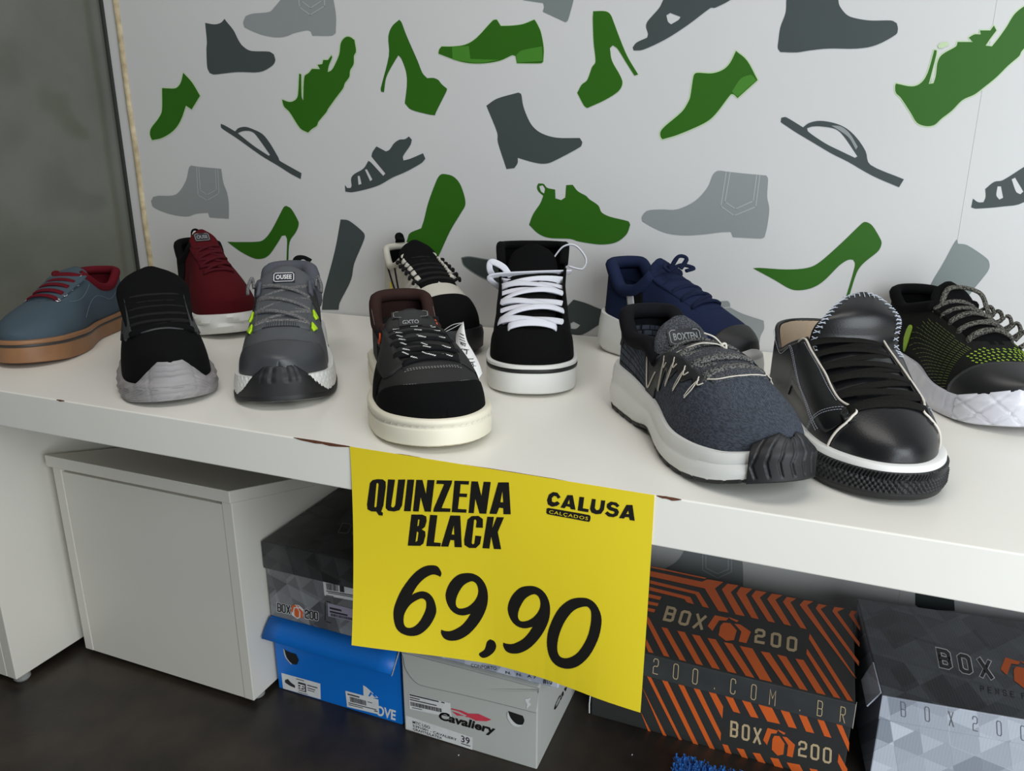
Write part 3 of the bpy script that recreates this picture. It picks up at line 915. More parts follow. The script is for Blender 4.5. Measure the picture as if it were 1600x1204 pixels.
# -- orange striped box
B5 = (0.1815, 0.2525, FLOOR_Z)
ob = carton('shoe_box', B5, .3125, .208, .1165, M_OBASE, M_OBASE, yaw=-0.010, over=.0008, lid_t=.003)
tag(ob, 'black and orange striped shoe box right of the yellow sign', 'shoe box')
NF = (math.sin(-0.010), -math.cos(-0.010), 0)
box('lid_flap', (-.001, -.0026, .0835), (.3138, -.0008, .1162), M_OTAPE, ob, bev=.0006)
zt5 = FLOOR_Z + .1165
Z9, Z10 = crop(1000, 860, 4.4444), crop(900, 1010, 3.4783)
pt, pt2 = (local_put(ob, (0, 0, zt5), (0, 0, 1), o) for o in (.0003, .0006))
pf, pf2 = (local_put(ob, B5, NF, o) for o in (.0004, .0008))
pl = local_put(ob, B5, NF, .0031)
TOPS = [[(80, 108), (460, 188), (450, 196), (75, 117)],
        [(72, 140), (430, 215), (470, 198), (580, 217), (520, 262), (615, 430), (545, 418), (450, 262), (70, 178)],
        [(70, 205), (410, 288), (480, 398), (435, 388), (385, 302), (70, 228)], [(66, 250), (350, 322), (375, 372), (325, 358), (308, 335), (64, 275)],
        [(62, 300), (150, 320), (138, 342), (58, 325)], [(58, 350), (130, 365), (122, 385), (54, 372)], [(52, 395), (108, 408), (98, 428), (50, 418)],
        [(608, 228), (685, 240), (630, 288), (728, 455), (665, 442), (568, 268)], [(700, 252), (780, 264), (735, 305), (825, 475), (775, 465), (670, 295)],
        [(805, 275), (880, 288), (832, 325), (938, 500), (890, 490), (775, 312)], [(915, 298), (990, 308), (940, 340), (1050, 522), (1000, 510), (883, 335)],
        [(1020, 320), (1085, 332), (1045, 358), (1158, 545), (1115, 535), (992, 355)], [(1140, 343), (1205, 352), (1160, 378), (1505, 889), (1480, 865), (1108, 375)],
        [(1240, 368), (1300, 380), (1255, 405), (1522, 770), (1518, 800), (1220, 400)], [(1350, 390), (1420, 400), (1370, 425), (1526, 640), (1523, 668), (1335, 420)],
        [(1470, 414), (1512, 420), (1485, 450), (1530, 530), (1528, 555), (1450, 445)],
        [(148, 530), (190, 538), (320, 768), (275, 757)], [(258, 555), (310, 565), (438, 796), (390, 785)], [(360, 580), (415, 590), (555, 825), (500, 812)],
        [(468, 605), (525, 615), (672, 853), (610, 838)], [(582, 635), (640, 645), (795, 883), (735, 868)], [(692, 660), (780, 678), (918, 912), (832, 892)],
        [(838, 698), (900, 708), (1058, 946), (1000, 932)], [(952, 720), (1015, 735), (1165, 972), (1108, 958)], [(1078, 748), (1135, 758), (1290, 1002), (1228, 987)],
        [(1160, 680), (1200, 740), (1392, 1026), (1345, 1015), (1155, 715)], [(1180, 575), (1480, 1046), (1440, 1037), (1172, 610)],
        [(48, 450), (65, 470), (205, 738), (165, 729), (48, 500)], [(42, 610), (95, 712), (60, 704), (40, 660)]]
for pl_ in TOPS:
    decal('printed_stripe', [(Z9(pl_), [])], pt, M_OR, ob, (0, 0, 1))
s9 = 4.4444
q = Mesh()
strokes(q, 'BOX', Z9([(168, 476)])[0], np.array([54, 12]) / s9, np.array([13, -42]) / s9, np.array([103, 27]) / s9, 2.1, pt)
finish(q, 'brand_name', M_TAN, ob, (0, 0, 1))
q = Mesh()
strokes(q, '200', Z9([(803, 630)])[0], np.array([54, 10]) / s9, np.array([3, -42]) / s9, np.array([111, 27]) / s9, 2.1, pt)
finish(q, 'brand_name', M_TAN, ob, (0, 0, 1))
icon(pt, Z9([(620, 548)])[0], np.array([150, 28]) / s9, np.array([8, -82]) / s9, M_OR, ob, (0, 0, 1))
FRONTS = [[(378, 145), (400, 150), (578, 512), (560, 505)], [(462, 170), (490, 172), (668, 540), (640, 532)], [(550, 192), (580, 197), (758, 565), (728, 555)],
          [(635, 217), (668, 222), (788, 470), (785, 512)], [(718, 238), (755, 245), (800, 325), (795, 390)], [(808, 262), (850, 270), (893, 362), (855, 352)],
          [(900, 288), (945, 295), (992, 388), (950, 380)], [(990, 312), (1060, 322), (1110, 420), (1040, 405)], [(1110, 340), (1155, 345), (1200, 445), (1155, 435)],
          [(1208, 362), (1250, 370), (1295, 470), (1250, 460)], [(1310, 390), (1345, 395), (1388, 495), (1350, 485)], [(1412, 415), (1445, 425), (1485, 520), (1482, 570)],
          [(358, 215), (368, 235), (495, 490), (475, 485)], [(350, 350), (408, 465), (392, 458)], [(795, 528), (825, 535), (848, 588), (815, 580)],
          [(872, 550), (912, 557), (938, 615), (905, 605)], [(960, 575), (1000, 580), (1035, 642), (995, 632)], [(1055, 602), (1100, 608), (1132, 672), (1085, 660)],
          [(1145, 628), (1215, 640), (1250, 705), (1180, 690)], [(1268, 660), (1310, 668), (1340, 730), (1300, 720)], [(1428, 580), (1475, 665), (1470, 720), (1422, 625)]]
for pl_ in FRONTS:
    decal('printed_stripe', [(Z10(pl_), [])], pf, M_OR, ob, NF)
q = Mesh()
sz = 3.4783
strokes(q, 'BOX', Z10([(842, 483)])[0], np.array([32, 7]) / sz, np.array([1.5, -38]) / sz, np.array([63, 17.5]) / sz, 1.7, pf)
finish(q, 'brand_name', M_TAN, ob, NF)
q = Mesh()
strokes(q, '200', Z10([(1212, 588)])[0], np.array([36, 8]) / sz, np.array([1.5, -37]) / sz, np.array([67, 17.5]) / sz, 1.7, pf)
finish(q, 'brand_name', M_TAN, ob, NF)
icon(pf, Z10([(1104, 524)])[0], np.array([87, 20]) / sz, np.array([0, -70]) / sz, M_OR, ob, NF)
for word in ((('B', 92, 62), ('O', 200, 90), ('X', 305, 116)), (('2', 418, 143), ('0', 527, 171), ('0', 632, 198)), (('.', 742, 226),), (('C', 838, 252), ('O', 950, 283), ('M', 1050, 312)), (('.', 1206, 345),), (('B', 1310, 372), ('R', 1434, 405))):
    for ch, x, y in word:
        q = Mesh()
        strokes(q, ch, Z10([(x, y)])[0], np.array([25, 7]) / sz, np.array([3, -40]) / sz, (0, 0), .62, pl)
        finish(q, 'flap_letter', M_TAN, ob, NF)
q = Mesh()
q.add([(.3140, -.0028, .0832), (.3140, -.0028, .1165), (.3146, .002, .1165), (.3146, .002, .0832)], [(0, 1, 2, 3)])
solid(q.build('torn_flap_edge', M_CARD, ob), .0006, 0)

m = Mesh()
sweep_pts = [(-.0015, -.0010, .030), (-.0022, -.0016, .018), (-.0016, -.0022, .004)]
for k_, (x_, y_, z_) in enumerate(sweep_pts[:-1]):
    x2_, y2_, z2_ = sweep_pts[k_ + 1]
    m.add([(x_ - .0007, y_, z_), (x_ + .0007, y_, z_), (x2_ + .0007, y2_, z2_), (x2_ - .0007, y2_, z2_)], [(0, 1, 2, 3)])
solid(m.build('torn_corner_strip', M_WHITE, ob), .0008, 0)

# -- grey facetted box at the right edge
YW = 0.105
B6 = (0.5225, 0.2605, FLOOR_Z)
M_LP2 = box_lowpoly('facets_pale', (150, 156, 168), (214, 219, 230), 17, 2.1, .35)
M_LP2D = box_lowpoly('facets_slate', (52, 55, 58), (92, 96, 102), 17, 3.3, .3)
rb = carton('shoe_box', B6, .32, .205, .1285, M_LP2, M_LP2D, yaw=YW, over=.0012)
tag(rb, 'grey faceted shoe box with slate lid at the right edge', 'shoe box')
NF = (math.sin(YW), -math.cos(YW), 0)
box('lid_flap', (-.0012, -.0030, .0965), (.3212, -.0012, .1283), M_LP2, rb, bev=.0006)
Z11 = crop(1330, 860, 3.5)
zt6 = FLOOR_Z + .1285
pt, pt2 = (local_put(rb, (0, 0, zt6), (0, 0, 1), o) for o in (.0003, .0006))
pl = local_put(rb, B6, NF, .0034)
s11 = 3.5
for nm, wd, put, mm in (('brand_outline', 4.0, pt, M_WHITE), ('brand_name', 2.7, pt2, mat('slate_print', (34, 37, 41), .4))):
    for word, at0 in (('BOX', (492, 628)), ('200', (1110, 765))):
        q = Mesh()
        strokes(q, word, Z11([at0])[0], np.array([52, 12]) / s11, np.array([-8, -43]) / s11, np.array([112, 27]) / s11, wd, put)
        finish(q, nm, mm, rb, (0, 0, 1))
icon(pt2, Z11([(945, 680)])[0], np.array([128, 34]) / s11, np.array([-10, -74]) / s11, M_OR, rb, (0, 0, 1))
q = Mesh()
strokes(q, 'PENSE', Z11([(710, 768)])[0], np.array([17, 3.4]) / s11, np.array([-1.5, -15]) / s11, np.array([41, 7.5]) / s11, .55, pt)
finish(q, 'slogan', mat('slogan_grey', (40, 42, 46), .5), rb, (0, 0, 1))
q = Mesh()
strokes(q, 'FORA', Z11([(935, 808)])[0], np.array([17, 3.4]) / s11, np.array([-1.5, -15]) / s11, np.array([41, 7.5]) / s11, .55, pt)
finish(q, 'slogan', mat('slogan_grey', (40, 42, 46), .5), rb, (0, 0, 1))
q = Mesh()
strokes(q, 'BOX200', Z11([(275, 904)])[0], np.array([24, 6]) / s11, np.array([-1.5, -39]) / s11, np.array([131, 26]) / s11, .62, pl)
finish(q, 'flap_lettering', mat('flap_ink', (112, 116, 122), .5), rb, NF)
# side tab sticking out at the left
q = Mesh()
q.add([(-.0015, .002, .1283), (-.0015, .060, .1283), (-.013, .052, .1060), (-.013, .006, .1040)], [(0, 1, 2, 3)])
solid(q.build('side_tab', M_LP2, rb), .0015, 0)

# ------------------------------------------------------------------ yellow price sign
M_YEL = mat('yellow_paper', (237, 214, 40), .55, (234, 210, 37), nscale=5)
sg = empty('price_sign', (0.1485, -.002, 0))
tag(sg, 'yellow paper sign with price 69,90 hanging from the bench edge', 'sign')
TL, TR = np.array([0, -.0012, .0006]), np.array([.297, -.0012, .0006])
BL, BR = np.array([.001, -.023, -.2088]), np.array([.297, -.009, -.2095])


SIGN_BOW = pchip([(-.2, -.030), (0, -.022), (.165, -.013), (.34, -.003), (.52, .004), (.65, .003), (.77, -.001), (.88, -.006), (1, -.009), (1.2, -.012)])


def sheet(u, v, off=0.0):
    p = (TL * (1 - u) + TR * u) * (1 - v) + (BL * (1 - u) + BR * u) * v
    y = -.0012 + (float(SIGN_BOW(u)) + .0012) * max(0, v) ** 1.9
    return np.array([p[0], y - off, p[2]]) - np.array(sg.location)


nu, nv = 28, 28
vs = [sheet(i / nu, j / nv) for j in range(nv + 1) for i in range(nu + 1)]
fs = [(j * (nu + 1) + i, (j + 1) * (nu + 1) + i, (j + 1) * (nu + 1) + i + 1, j * (nu + 1) + i + 1) for j in range(nv) for i in range(nu)]
o = new_obj('paper', vs, fs, M_YEL, sg, False)
solid(orient(o, (0, -1, 0)), .0004, -1)


def project(P):
    d = (np.asarray(P, float) - CAM) @ ROT
    return np.array([W / 2 + F_PX * d[0] / d[1], H / 2 - F_PX * d[2] / d[1]])


def sign_uv(px, py):
    u, v = .5, .5
    L = np.array(sg.location)
    for _ in range(6):
        f = project(sheet(u, v) + L) - np.array([px, py])
        e = 1e-4
        J = np.stack([(project(sheet(u + e, v) + L) - project(sheet(u, v) + L)) / e, (project(sheet(u, v + e) + L) - project(sheet(u, v) + L)) / e], 1)
        du = np.linalg.solve(J, -f)
        u, v = u + du[0], v + du[1]
    return u, v


def sign_put(off):
    return lambda px, py: sheet(*sign_uv(px, py), off)


def dense(P, L=4.0):
    out = []
    for a, b in zip(P, list(P[1:]) + [P[0]]):
        k = max(1, int(np.hypot(b[0] - a[0], b[1] - a[1]) / L))
        out += [(a[0] + (b[0] - a[0]) * i / k, a[1] + (b[1] - a[1]) * i / k) for i in range(k)]
    return out


def lettering(name, Z, glyphs, put, m, step=0, corner=40):
    q = Mesh()
    for g in glyphs:
        loops = [Z(l) for l in g]
        loops = [list(map(tuple, smooth_poly(l, step, corner))) if step else dense(l, 8) for l in loops]
        q.poly(loops, put)
    return orient(q.build(name, m, sg), (0, -1, 0))


SP = sign_put(.0004)
ZA, ZB, ZC = crop(540, 690, 6.1538), crop(780, 740, 6.4), crop(590, 860, 4.3243)
lettering('headline', ZA, [
    [[(236, 395), (262, 366), (310, 357), (362, 360), (388, 382), (389, 430), (366, 610), (345, 668), (362, 680), (358, 708), (322, 704), (297, 668), (250, 667), (214, 648), (208, 600)], [(300, 396), (314, 394), (320, 408), (300, 618), (290, 630), (279, 622)]],
    [[(410, 360), (478, 362), (440, 615), (450, 630), (470, 625), (480, 605), (508, 362), (577, 360), (545, 610), (520, 655), (470, 668), (410, 660), (388, 635), (390, 580)]],
    [[(597, 362), (663, 362), (628, 666), (563, 664)]],
    [[(682, 364), (742, 364), (775, 500), (790, 365), (858, 366), (822, 670), (762, 668), (725, 530), (705, 668), (650, 666)]],
    [[(880, 368), (1028, 370), (1022, 400), (925, 635), (1012, 640), (1008, 672), (845, 670), (850, 640), (950, 405), (875, 402)]],
    [[(1050, 372), (1190, 376), (1186, 410), (1108, 406), (1100, 495), (1172, 497), (1168, 530), (1096, 527), (1082, 643), (1166, 648), (1162, 680), (1022, 674)]],
    [[(1212, 378), (1275, 380), (1308, 520), (1330, 382), (1398, 384), (1355, 690), (1290, 687), (1250, 545), (1235, 684), (1185, 682)]],
    [[(1470, 388), (1572, 388), (1590, 695), (1520, 694), (1518, 635), (1478, 632), (1455, 692), (1385, 690)], [(1510, 470), (1518, 580), (1490, 578)]],
    ], SP, M_BLACK)
lettering('headline', ZA, [
    [[(635, 697), (740, 698), (778, 715), (782, 760), (765, 815), (735, 840), (768, 860), (770, 900), (750, 975), (720, 998), (600, 996)], [(700, 742), (714, 748), (706, 802), (692, 814)], [(688, 860), (704, 868), (693, 950), (675, 962)]],
    [[(815, 700), (885, 704), (852, 965), (918, 970), (914, 1004), (778, 1000)]],
    [[(1010, 706), (1105, 708), (1120, 1012), (1050, 1010), (1047, 945), (1010, 942), (990, 1006), (920, 1004)], [(1042, 800), (1048, 890), (1022, 888)]],
    [[(1175, 745), (1215, 712), (1280, 710), (1322, 740), (1322, 825), (1255, 822), (1262, 760), (1250, 742), (1238, 750), (1215, 970), (1225, 985), (1240, 975), (1250, 900), (1308, 905), (1295, 980), (1255, 1018), (1190, 1018), (1145, 990), (1142, 940)]],
    [[(1365, 718), (1428, 720), (1412, 830), (1455, 722), (1525, 724), (1465, 865), (1498, 1030), (1428, 1028), (1402, 905), (1385, 1024), (1318, 1020)]]], SP, M_BLACK)
lettering('shop_name', ZB, [
    [[(618, 232), (585, 187), (540, 180), (500, 205), (480, 260), (490, 305), (530, 328), (580, 318), (610, 295), (585, 272), (555, 285), (530, 275), (528, 240), (550, 218), (575, 225), (588, 247)]],
    [[(685, 210), (738, 212), (765, 358), (718, 352), (710, 330), (672, 322), (655, 342), (615, 335)], [(702, 250), (708, 300), (685, 298)]],
    [[(805, 228), (852, 232), (838, 342), (897, 352), (892, 383), (787, 365)]],
    [[(930, 248), (968, 252), (958, 340), (975, 362), (1000, 358), (1012, 335), (1022, 262), (1063, 266), (1050, 355), (1020, 398), (970, 402), (925, 385), (910, 350)]],
    [[(1205, 315), (1175, 285), (1120, 275), (1080, 300), (1078, 335), (1100, 360), (1150, 375), (1158, 388), (1140, 400), (1110, 392), (1085, 372), (1058, 395), (1095, 425), (1145, 432), (1185, 415), (1200, 380), (1185, 350), (1125, 330), (1118, 318), (1135, 308), (1160, 315), (1180, 335)]],
    [[(1275, 308), (1335, 310), (1357, 468), (1308, 460), (1300, 432), (1262, 430), (1248, 445), (1200, 440)], [(1292, 365), (1300, 400), (1272, 400)]]], SP, M_BLACK)
lettering('name_bar', ZB, [[[(478, 345), (500, 340), (700, 374), (900, 410), (915, 425), (910, 465), (895, 477), (700, 441), (490, 402), (474, 385)]]], SP, M_BLACK, 3, 60)
q = Mesh()
text_mesh(q, 'CALÇADOS', ZB([(500, 389)])[0], np.array([388, 70]) / 6.4, np.array([5, -31]) / 6.4, sign_put(.0008), bold=.0, spacing=1.15)
orient(q.build('name_bar_lettering', M_YEL, sg), (0, -1, 0))
NINE = [[(595, 150), (650, 155), (700, 185), (735, 240), (747, 310), (735, 390), (690, 480), (620, 560), (550, 600), (490, 606), (450, 590), (430, 555), (432, 532), (455, 540), (500, 540), (560, 510), (600, 470), (630, 425), (580, 436), (530, 425), (490, 390), (465, 335), (463, 280), (490, 215), (540, 165)],
        [(625, 208), (655, 210), (677, 240), (680, 290), (655, 340), (610, 378), (560, 390), (535, 375), (530, 340), (545, 290), (580, 235)]]
lettering('price', ZC, [
    [[(425, 176), (433, 150), (410, 108), (370, 97), (310, 108), (240, 160), (165, 260), (120, 360), (108, 430), (122, 510), (160, 555), (225, 575), (290, 562), (350, 510), (390, 440), (398, 390), (380, 325), (345, 285), (300, 273), (255, 285), (233, 298), (270, 235), (320, 185), (370, 160), (405, 165)], [(290, 322), (318, 328), (330, 350), (325, 400), (290, 470), (250, 510), (210, 520), (185, 505), (177, 470), (185, 420), (225, 360)]],
    NINE], SP, M_BLACK, 3, 62)
lettering('price_comma', ZC, [
    [[(762, 597), (790, 610), (803, 645), (785, 685), (745, 715), (710, 722), (688, 705), (690, 690), (725, 665), (740, 615)]]], SP, M_BLACK, 3, 62)
lettering('price', ZC, [
    [[(x + 420, y + 87) for x, y in l] for l in NINE],
    [[(1370, 316), (1430, 325), (1480, 365), (1512, 440), (1510, 520), (1485, 610), (1430, 710), (1360, 775), (1290, 796), (1220, 780), (1170, 730), (1147, 650), (1150, 560), (1180, 470), (1230, 385), (1300, 330)], [(1400, 375), (1430, 385), (1445, 420), (1440, 500), (1415, 590), (1360, 680), (1300, 720), (1250, 722), (1222, 695), (1215, 640), (1230, 560), (1270, 470), (1330, 400)]]], SP, M_BLACK, 3, 62)

# ------------------------------------------------------------------ blue mat on the floor
M_MAT = mat('blue_pile', (28, 120, 205), .9, (12, 84, 165), nscale=300, sheen=.3)
P0 = hit(1057, 1186, (0, 0, FLOOR_Z), (0, 0, 1))
mt = empty('floor_mat', (P0[0], P0[1], FLOOR_Z), -0.02)
tag(mt, 'bright blue looped pile mat corner on the floor', 'mat')
box('backing', (0.002, -0.175, 0), (0.22, -.004, .004), M_MAT, mt)
r = random.Random(9)
q = Mesh()
for i in range(6000):
    x, y = r.random() * .222, -r.random() * .177
    a, l, w = r.random() * 6.28, .0055 + .004 * r.random(), .0011
    dx, dy = math.cos(a), math.sin(a)
    lx, ly = r.uniform(-.0035, .0035), r.uniform(-.0035, .0035)
    q.add([(x - dy * w, y + dx * w, .003), (x + dy * w, y - dx * w, .003), (x + lx * .6 + dx * w, y + ly * .6 + dy * w, .003), (x + lx + dx * w, y + ly, .003 + l), (x + lx - dx * w, y + ly + w, .003 + l * .9)],
          [(0, 1, 3), (1, 2, 3), (2, 0, 4), (0, 3, 4), (2, 4, 3)])
tag(q.build('pile', M_MAT, mt), kind='stuff')
# two crumbs of paper on the floor
for k, (px, py) in enumerate(((987, 1179), (716, 1180))):
    c = hit(px, py, (0, 0, FLOOR_Z), (0, 0, 1))
    rr = random.Random(k)
    vs = [(rr.uniform(-.002, .002), rr.uniform(-.0015, .0015), 0) for _ in range(3)] + [(rr.uniform(-.001, .001), 0, .0018), (.001, .001, .0012)]
    o = new_obj('paper_crumb', vs, [(0, 1, 3), (1, 2, 3), (2, 0, 3), (0, 2, 1), (1, 2, 4), (2, 3, 4), (3, 1, 4)], M_WHITE)
    o.location = c
    tag(o, ('tiny white paper crumb on the floor before the striped box', 'tiny white paper crumb on the floor before the light grey box')[k], 'crumb')

# ------------------------------------------------------------------ shoe maker
def unit(v):
    return v / (np.linalg.norm(v, axis=-1, keepdims=True) + 1e-12)


def sweep(m, P, Nn, w, t, k=8, closed=False, taper=False):
    """rounded ribbon or cord along P; Nn: flat side's normals; w, t: half width and half thickness"""
    P = np.asarray(P, float)
    n = len(P)
    T = unit(np.gradient(P, axis=0)) if not closed else unit(np.roll(P, -1, 0) - np.roll(P, 1, 0))
    Nn = np.broadcast_to(np.asarray(Nn, float), P.shape)
    B = unit(np.cross(T, Nn))
    N2 = unit(np.cross(B, T))
    vs = []
    for i in range(n):
        s = 1.0
        if taper and (i == 0 or i == n - 1):
            s = .5
        for j in range(k):
            a = 2 * math.pi * (j + .5) / k
            c, sn = math.cos(a), math.sin(a)
            c = math.copysign(abs(c) ** (.6 if w > 1.5 * t else 1), c)
            sn = math.copysign(abs(sn) ** (.6 if w > 1.5 * t else 1), sn)
            vs.append(P[i] + B[i] * w * c * s + N2[i] * t * sn * s)
    fs = []
    for i in range(n if closed else n - 1):
        i2 = (i + 1) % n
        for j in range(k):
            fs.append((i * k + j, i * k + (j + 1) % k, i2 * k + (j + 1) % k, i2 * k + j))
    if not closed:
        fs += [tuple(range(k))[::-1], tuple(range((n - 1) * k, n * k))]
    m.add(vs, fs)


def bez(pts, n=16):
    """smooth open curve through 3D points"""
    P = np.asarray(pts, float)
    out = []
    for i in range(len(P) - 1):
        p0, p1, p2, p3 = P[max(0, i - 1)], P[i], P[i + 1], P[min(len(P) - 1, i + 2)]
        for k in range(n):
            t = k / n
            out.append(.5 * (2 * p1 + (p2 - p0) * t + (2 * p0 - 5 * p1 + 4 * p2 - p3) * t**2 + (3 * p1 - p0 - 3 * p2 + p3) * t**3))
    out.append(P[-1])
    return np.array(out)


class Shoe:
    def __init__(s, name, label, heel, ang, L=.285, **k):
        s.root = empty(name, (heel[0], heel[1], k.get('lift', 0.0)), math.radians(ang))
        if 'tilt' in k:
            s.root.rotation_euler[1] = math.radians(k['tilt'])
        tag(s.root, label, 'shoe', 'shoes on the display bench')
        g = lambda n, d: k.get(n, d)
        s.L = L
        ws = g('wscale', 1.0)
        s.Wf = pchip(g('width', [(0, .0355 * ws), (.13, .0365 * ws), (.38, .0345 * ws), (.70, .0515 * ws), (.86, .0490 * ws), (1, .040 * ws)]))
        s.rh, s.rt, s.pt = g('rh', .11), g('rt', .20), g('pt', 2.3)
        s.bend = g('bend', 0.010)
        s.zt = pchip(g('sole_top', [(0, .036), (.35, .032), (.7, .026), (.88, .028), (1, .034)]))
        s.zb = pchip(g('sole_bot', [(0, .004), (.12, 0), (.68, 0), (.85, .003), (1, .012)]))
        s.inset = g('inset', .0035)
        s.ridge = pchip(g('ridge', [(0, .205), (.2, .195), (.34, .155), (.44, .120), (.55, .100), (.68, .083), (.8, .071), (.9, .062), (1, .056)]))
        s.sq = pchip(g('square', [(0, 3.2), (.3, 2.8), (.6, 2.3), (1, 2.4)]))
        s.rt2, s.b, s.p2 = g('rt2', .22), g('blunt', .35), g('p2', 2.2)
        s.uc, s.uv, s.g0, s.g1 = g('uc', .40), g('uv', .70), g('g0', .021), g('g1', .015)
        s.lean = g('lean', .10)
        s.flare = g('flare', 0.0)
        s.root.scale = (g('sc', 1.0),) * 3
        s.top_ctrl = g('topline', [(0, .103), (.06, .102), (.20, .078), (.31, .080)])
        z_uc = float(s.S(np.array([s.uc]), np.array([s._phig(s.uc)]), np.array([1.0]))[0][2])
        s.topz = pchip(s.top_ctrl + [(s.uc, z_uc)])

    # geometry ---------------------------------------------------------
    def E(s, u):
        u = np.asarray(u, float)
        a = np.clip((s.rh - u) / s.rh, 0, 1)
        b = np.clip((u - (1 - s.rt)) / s.rt, 0, 1)
        return np.clip(1 - a**2.2, 0, 1) ** (1 / 2.2) * np.clip(1 - b**s.pt, 0, 1) ** (1 / s.pt)

    def yc(s, u):
        return s.bend * np.clip((np.asarray(u, float) - .35) / .65, 0, 1) ** 1.7

    def _sec(s, u):
        u = np.asarray(u, float)
        base = s.zt(u) - .004
        w = np.maximum(s.Wf(u) * s.E(u) - s.inset * s.E(u), 0)
        a = np.clip((u - (1 - s.rt2)) / s.rt2, 0, 1)
        Hh = (s.ridge(u) - base) * (s.b + (1 - s.b) * np.clip(1 - a**s.p2, 0, 1) ** (1 / s.p2))
        return base, w, Hh, s.sq(u)

    def S(s, u, phi, side, off=0.0):
        """point on the upper: u along the foot, phi from the sole edge (0) to the ridge (pi/2), side +1 left / -1 right"""
        u, phi, side = np.broadcast_arrays(np.asarray(u, float), np.asarray(phi, float), np.asarray(side, float))

        def raw(u, phi):
            base, w, Hh, n = s._sec(u)
            c, sn = np.clip(np.cos(phi), 0, 1), np.clip(np.sin(phi), 0, 1)
            z = base + Hh * sn ** (2 / n)
            y = s.yc(u) + side * w * c ** (2 / n) * (1 + s.flare * np.clip((z - .055) / .09, 0, 1))
            x = s.inset + (s.L - 2 * s.inset) * u + s.lean * np.clip(.3 - u, 0, .3) / .3 * (z - base)
            return np.stack([x, y, z], -1)
        p = raw(u, phi)
        if np.any(off != 0):
            p = p + s.nrm(u, phi, side, raw) * np.asarray(off)[..., None] if np.ndim(off) else p + s.nrm(u, phi, side, raw) * off
        return p

    def nrm(s, u, phi, side, raw=None):
        e = 2e-3
        uu = np.clip(u, .004, .996)
        pp = np.clip(phi, .03, math.pi / 2 - .02)
        f = raw if raw is not None else (lambda a, b: s.S(a, b, side))
        du = f(np.clip(uu + e, 0, 1), pp) - f(np.clip(uu - e, 0, 1), pp)
        dp = f(uu, pp + 1e-2) - f(uu, pp - 1e-2)
        n = np.cross(du, dp) * -np.asarray(side)[..., None]
        n = unit(n)
        k = np.clip((phi - (math.pi / 2 - .25)) / .25, 0, 1)[..., None]      # the two sides agree on the ridge
        k = np.maximum(k[..., 0], np.maximum(np.clip((u - .975) / .02, 0, 1), np.clip((.02 - u) / .02, 0, 1)))   # ... and at toe and heel
        n = n * np.stack([np.ones_like(k), 1 - k, np.ones_like(k)], -1)
        n = n + np.stack([np.clip((u - .975) / .02, 0, 1) * .3 - np.clip((.02 - u) / .02, 0, 1) * .3, 0 * k, 0 * k], -1)
        return unit(n)

    def S2(s, u, psi, off=0.0):
        """psi: -1 right edge .. 0 ridge .. +1 left edge"""
        psi = np.asarray(psi, float)
        return s.S(u, (1 - np.abs(psi)) * math.pi / 2, np.where(psi >= 0, 1.0, -1.0), off)

    def N2(s, u, psi):
        psi = np.asarray(psi, float)
        u = np.broadcast_to(np.asarray(u, float), psi.shape)
        return s.nrm(u, (1 - np.abs(psi)) * math.pi / 2, np.where(psi >= 0, 1.0, -1.0))

    def gap(s, u):
        t = np.clip((np.asarray(u, float) - s.uc) / (s.uv - s.uc), 0, 1)
        g = s.g0 + (s.g1 - s.g0) * t
        k = np.clip((t - .86) / .14, 0, 1)
        return g * np.sqrt(np.clip(1 - k**2, 0, 1))

    def _phig(s, u):
        base, w, Hh, n = s._sec(u)
        return np.arccos(np.clip(s.gap(u) / np.maximum(w, 1e-6), 0, 1) ** (n / 2))

    def phic(s, u):
        """where the upper ends: collar line, then lacing gap, then closed"""
        u = np.asarray(u, float)
        base, w, Hh, n = s._sec(u)
        ph = np.arcsin(np.clip((s.topz(u) - base) / np.maximum(Hh, 1e-6), 0, 1) ** (n / 2))
        pg = s._phig(u)
        return np.where(u <= s.uc, ph, np.where(u < s.uv, pg, math.pi / 2))

    def psic(s, u):
        return 1 - s.phic(u) / (math.pi / 2)

    # parts ------------------------------------------------------------
    def obj(s, m, name, material, smooth=True):
        return m.build(name, material, s.root, smooth)

    def upper(s, material, name='upper', nu=84, nv=18):
        us = .5 * (1 - np.cos(np.pi * np.linspace(0, 1, nu)))
        us = np.unique(np.concatenate([us, [s.uc, s.uv, s.uv - .004, s.uv - .012]]))
        m = Mesh()
        uvs = []
        for side in (1.0, -1.0):
            G = []
            for u in us:
                ph = np.linspace(0, float(s.phic(u)), nv)
                G.append(s.S(np.full(nv, u), ph, np.full(nv, side)))
                uvs += [(u * s.L, side * (.09 - p * .055)) for p in ph]
            G = np.array(G)
            k = len(us)
            f = []
            for i in range(k - 1):
                for j in range(nv - 1):
                    a, b, c, d = i * nv + j, (i + 1) * nv + j, (i + 1) * nv + j + 1, i * nv + j + 1
                    f.append((a, d, c, b) if side > 0 else (a, b, c, d))
            m.add(G.reshape(-1, 3), f)
        o = new_obj(name, m.v, m.f, material, s.root, True, uvs=uvs)
        bm = bmesh.new()
        bm.from_mesh(o.data)
        bmesh.ops.remove_doubles(bm, verts=bm.verts, dist=1e-6)
        bmesh.ops.dissolve_degenerate(bm, dist=1e-7, edges=bm.edges)
        bm.to_mesh(o.data)
        bm.free()
        solid(o, .0022, -1)
        return o

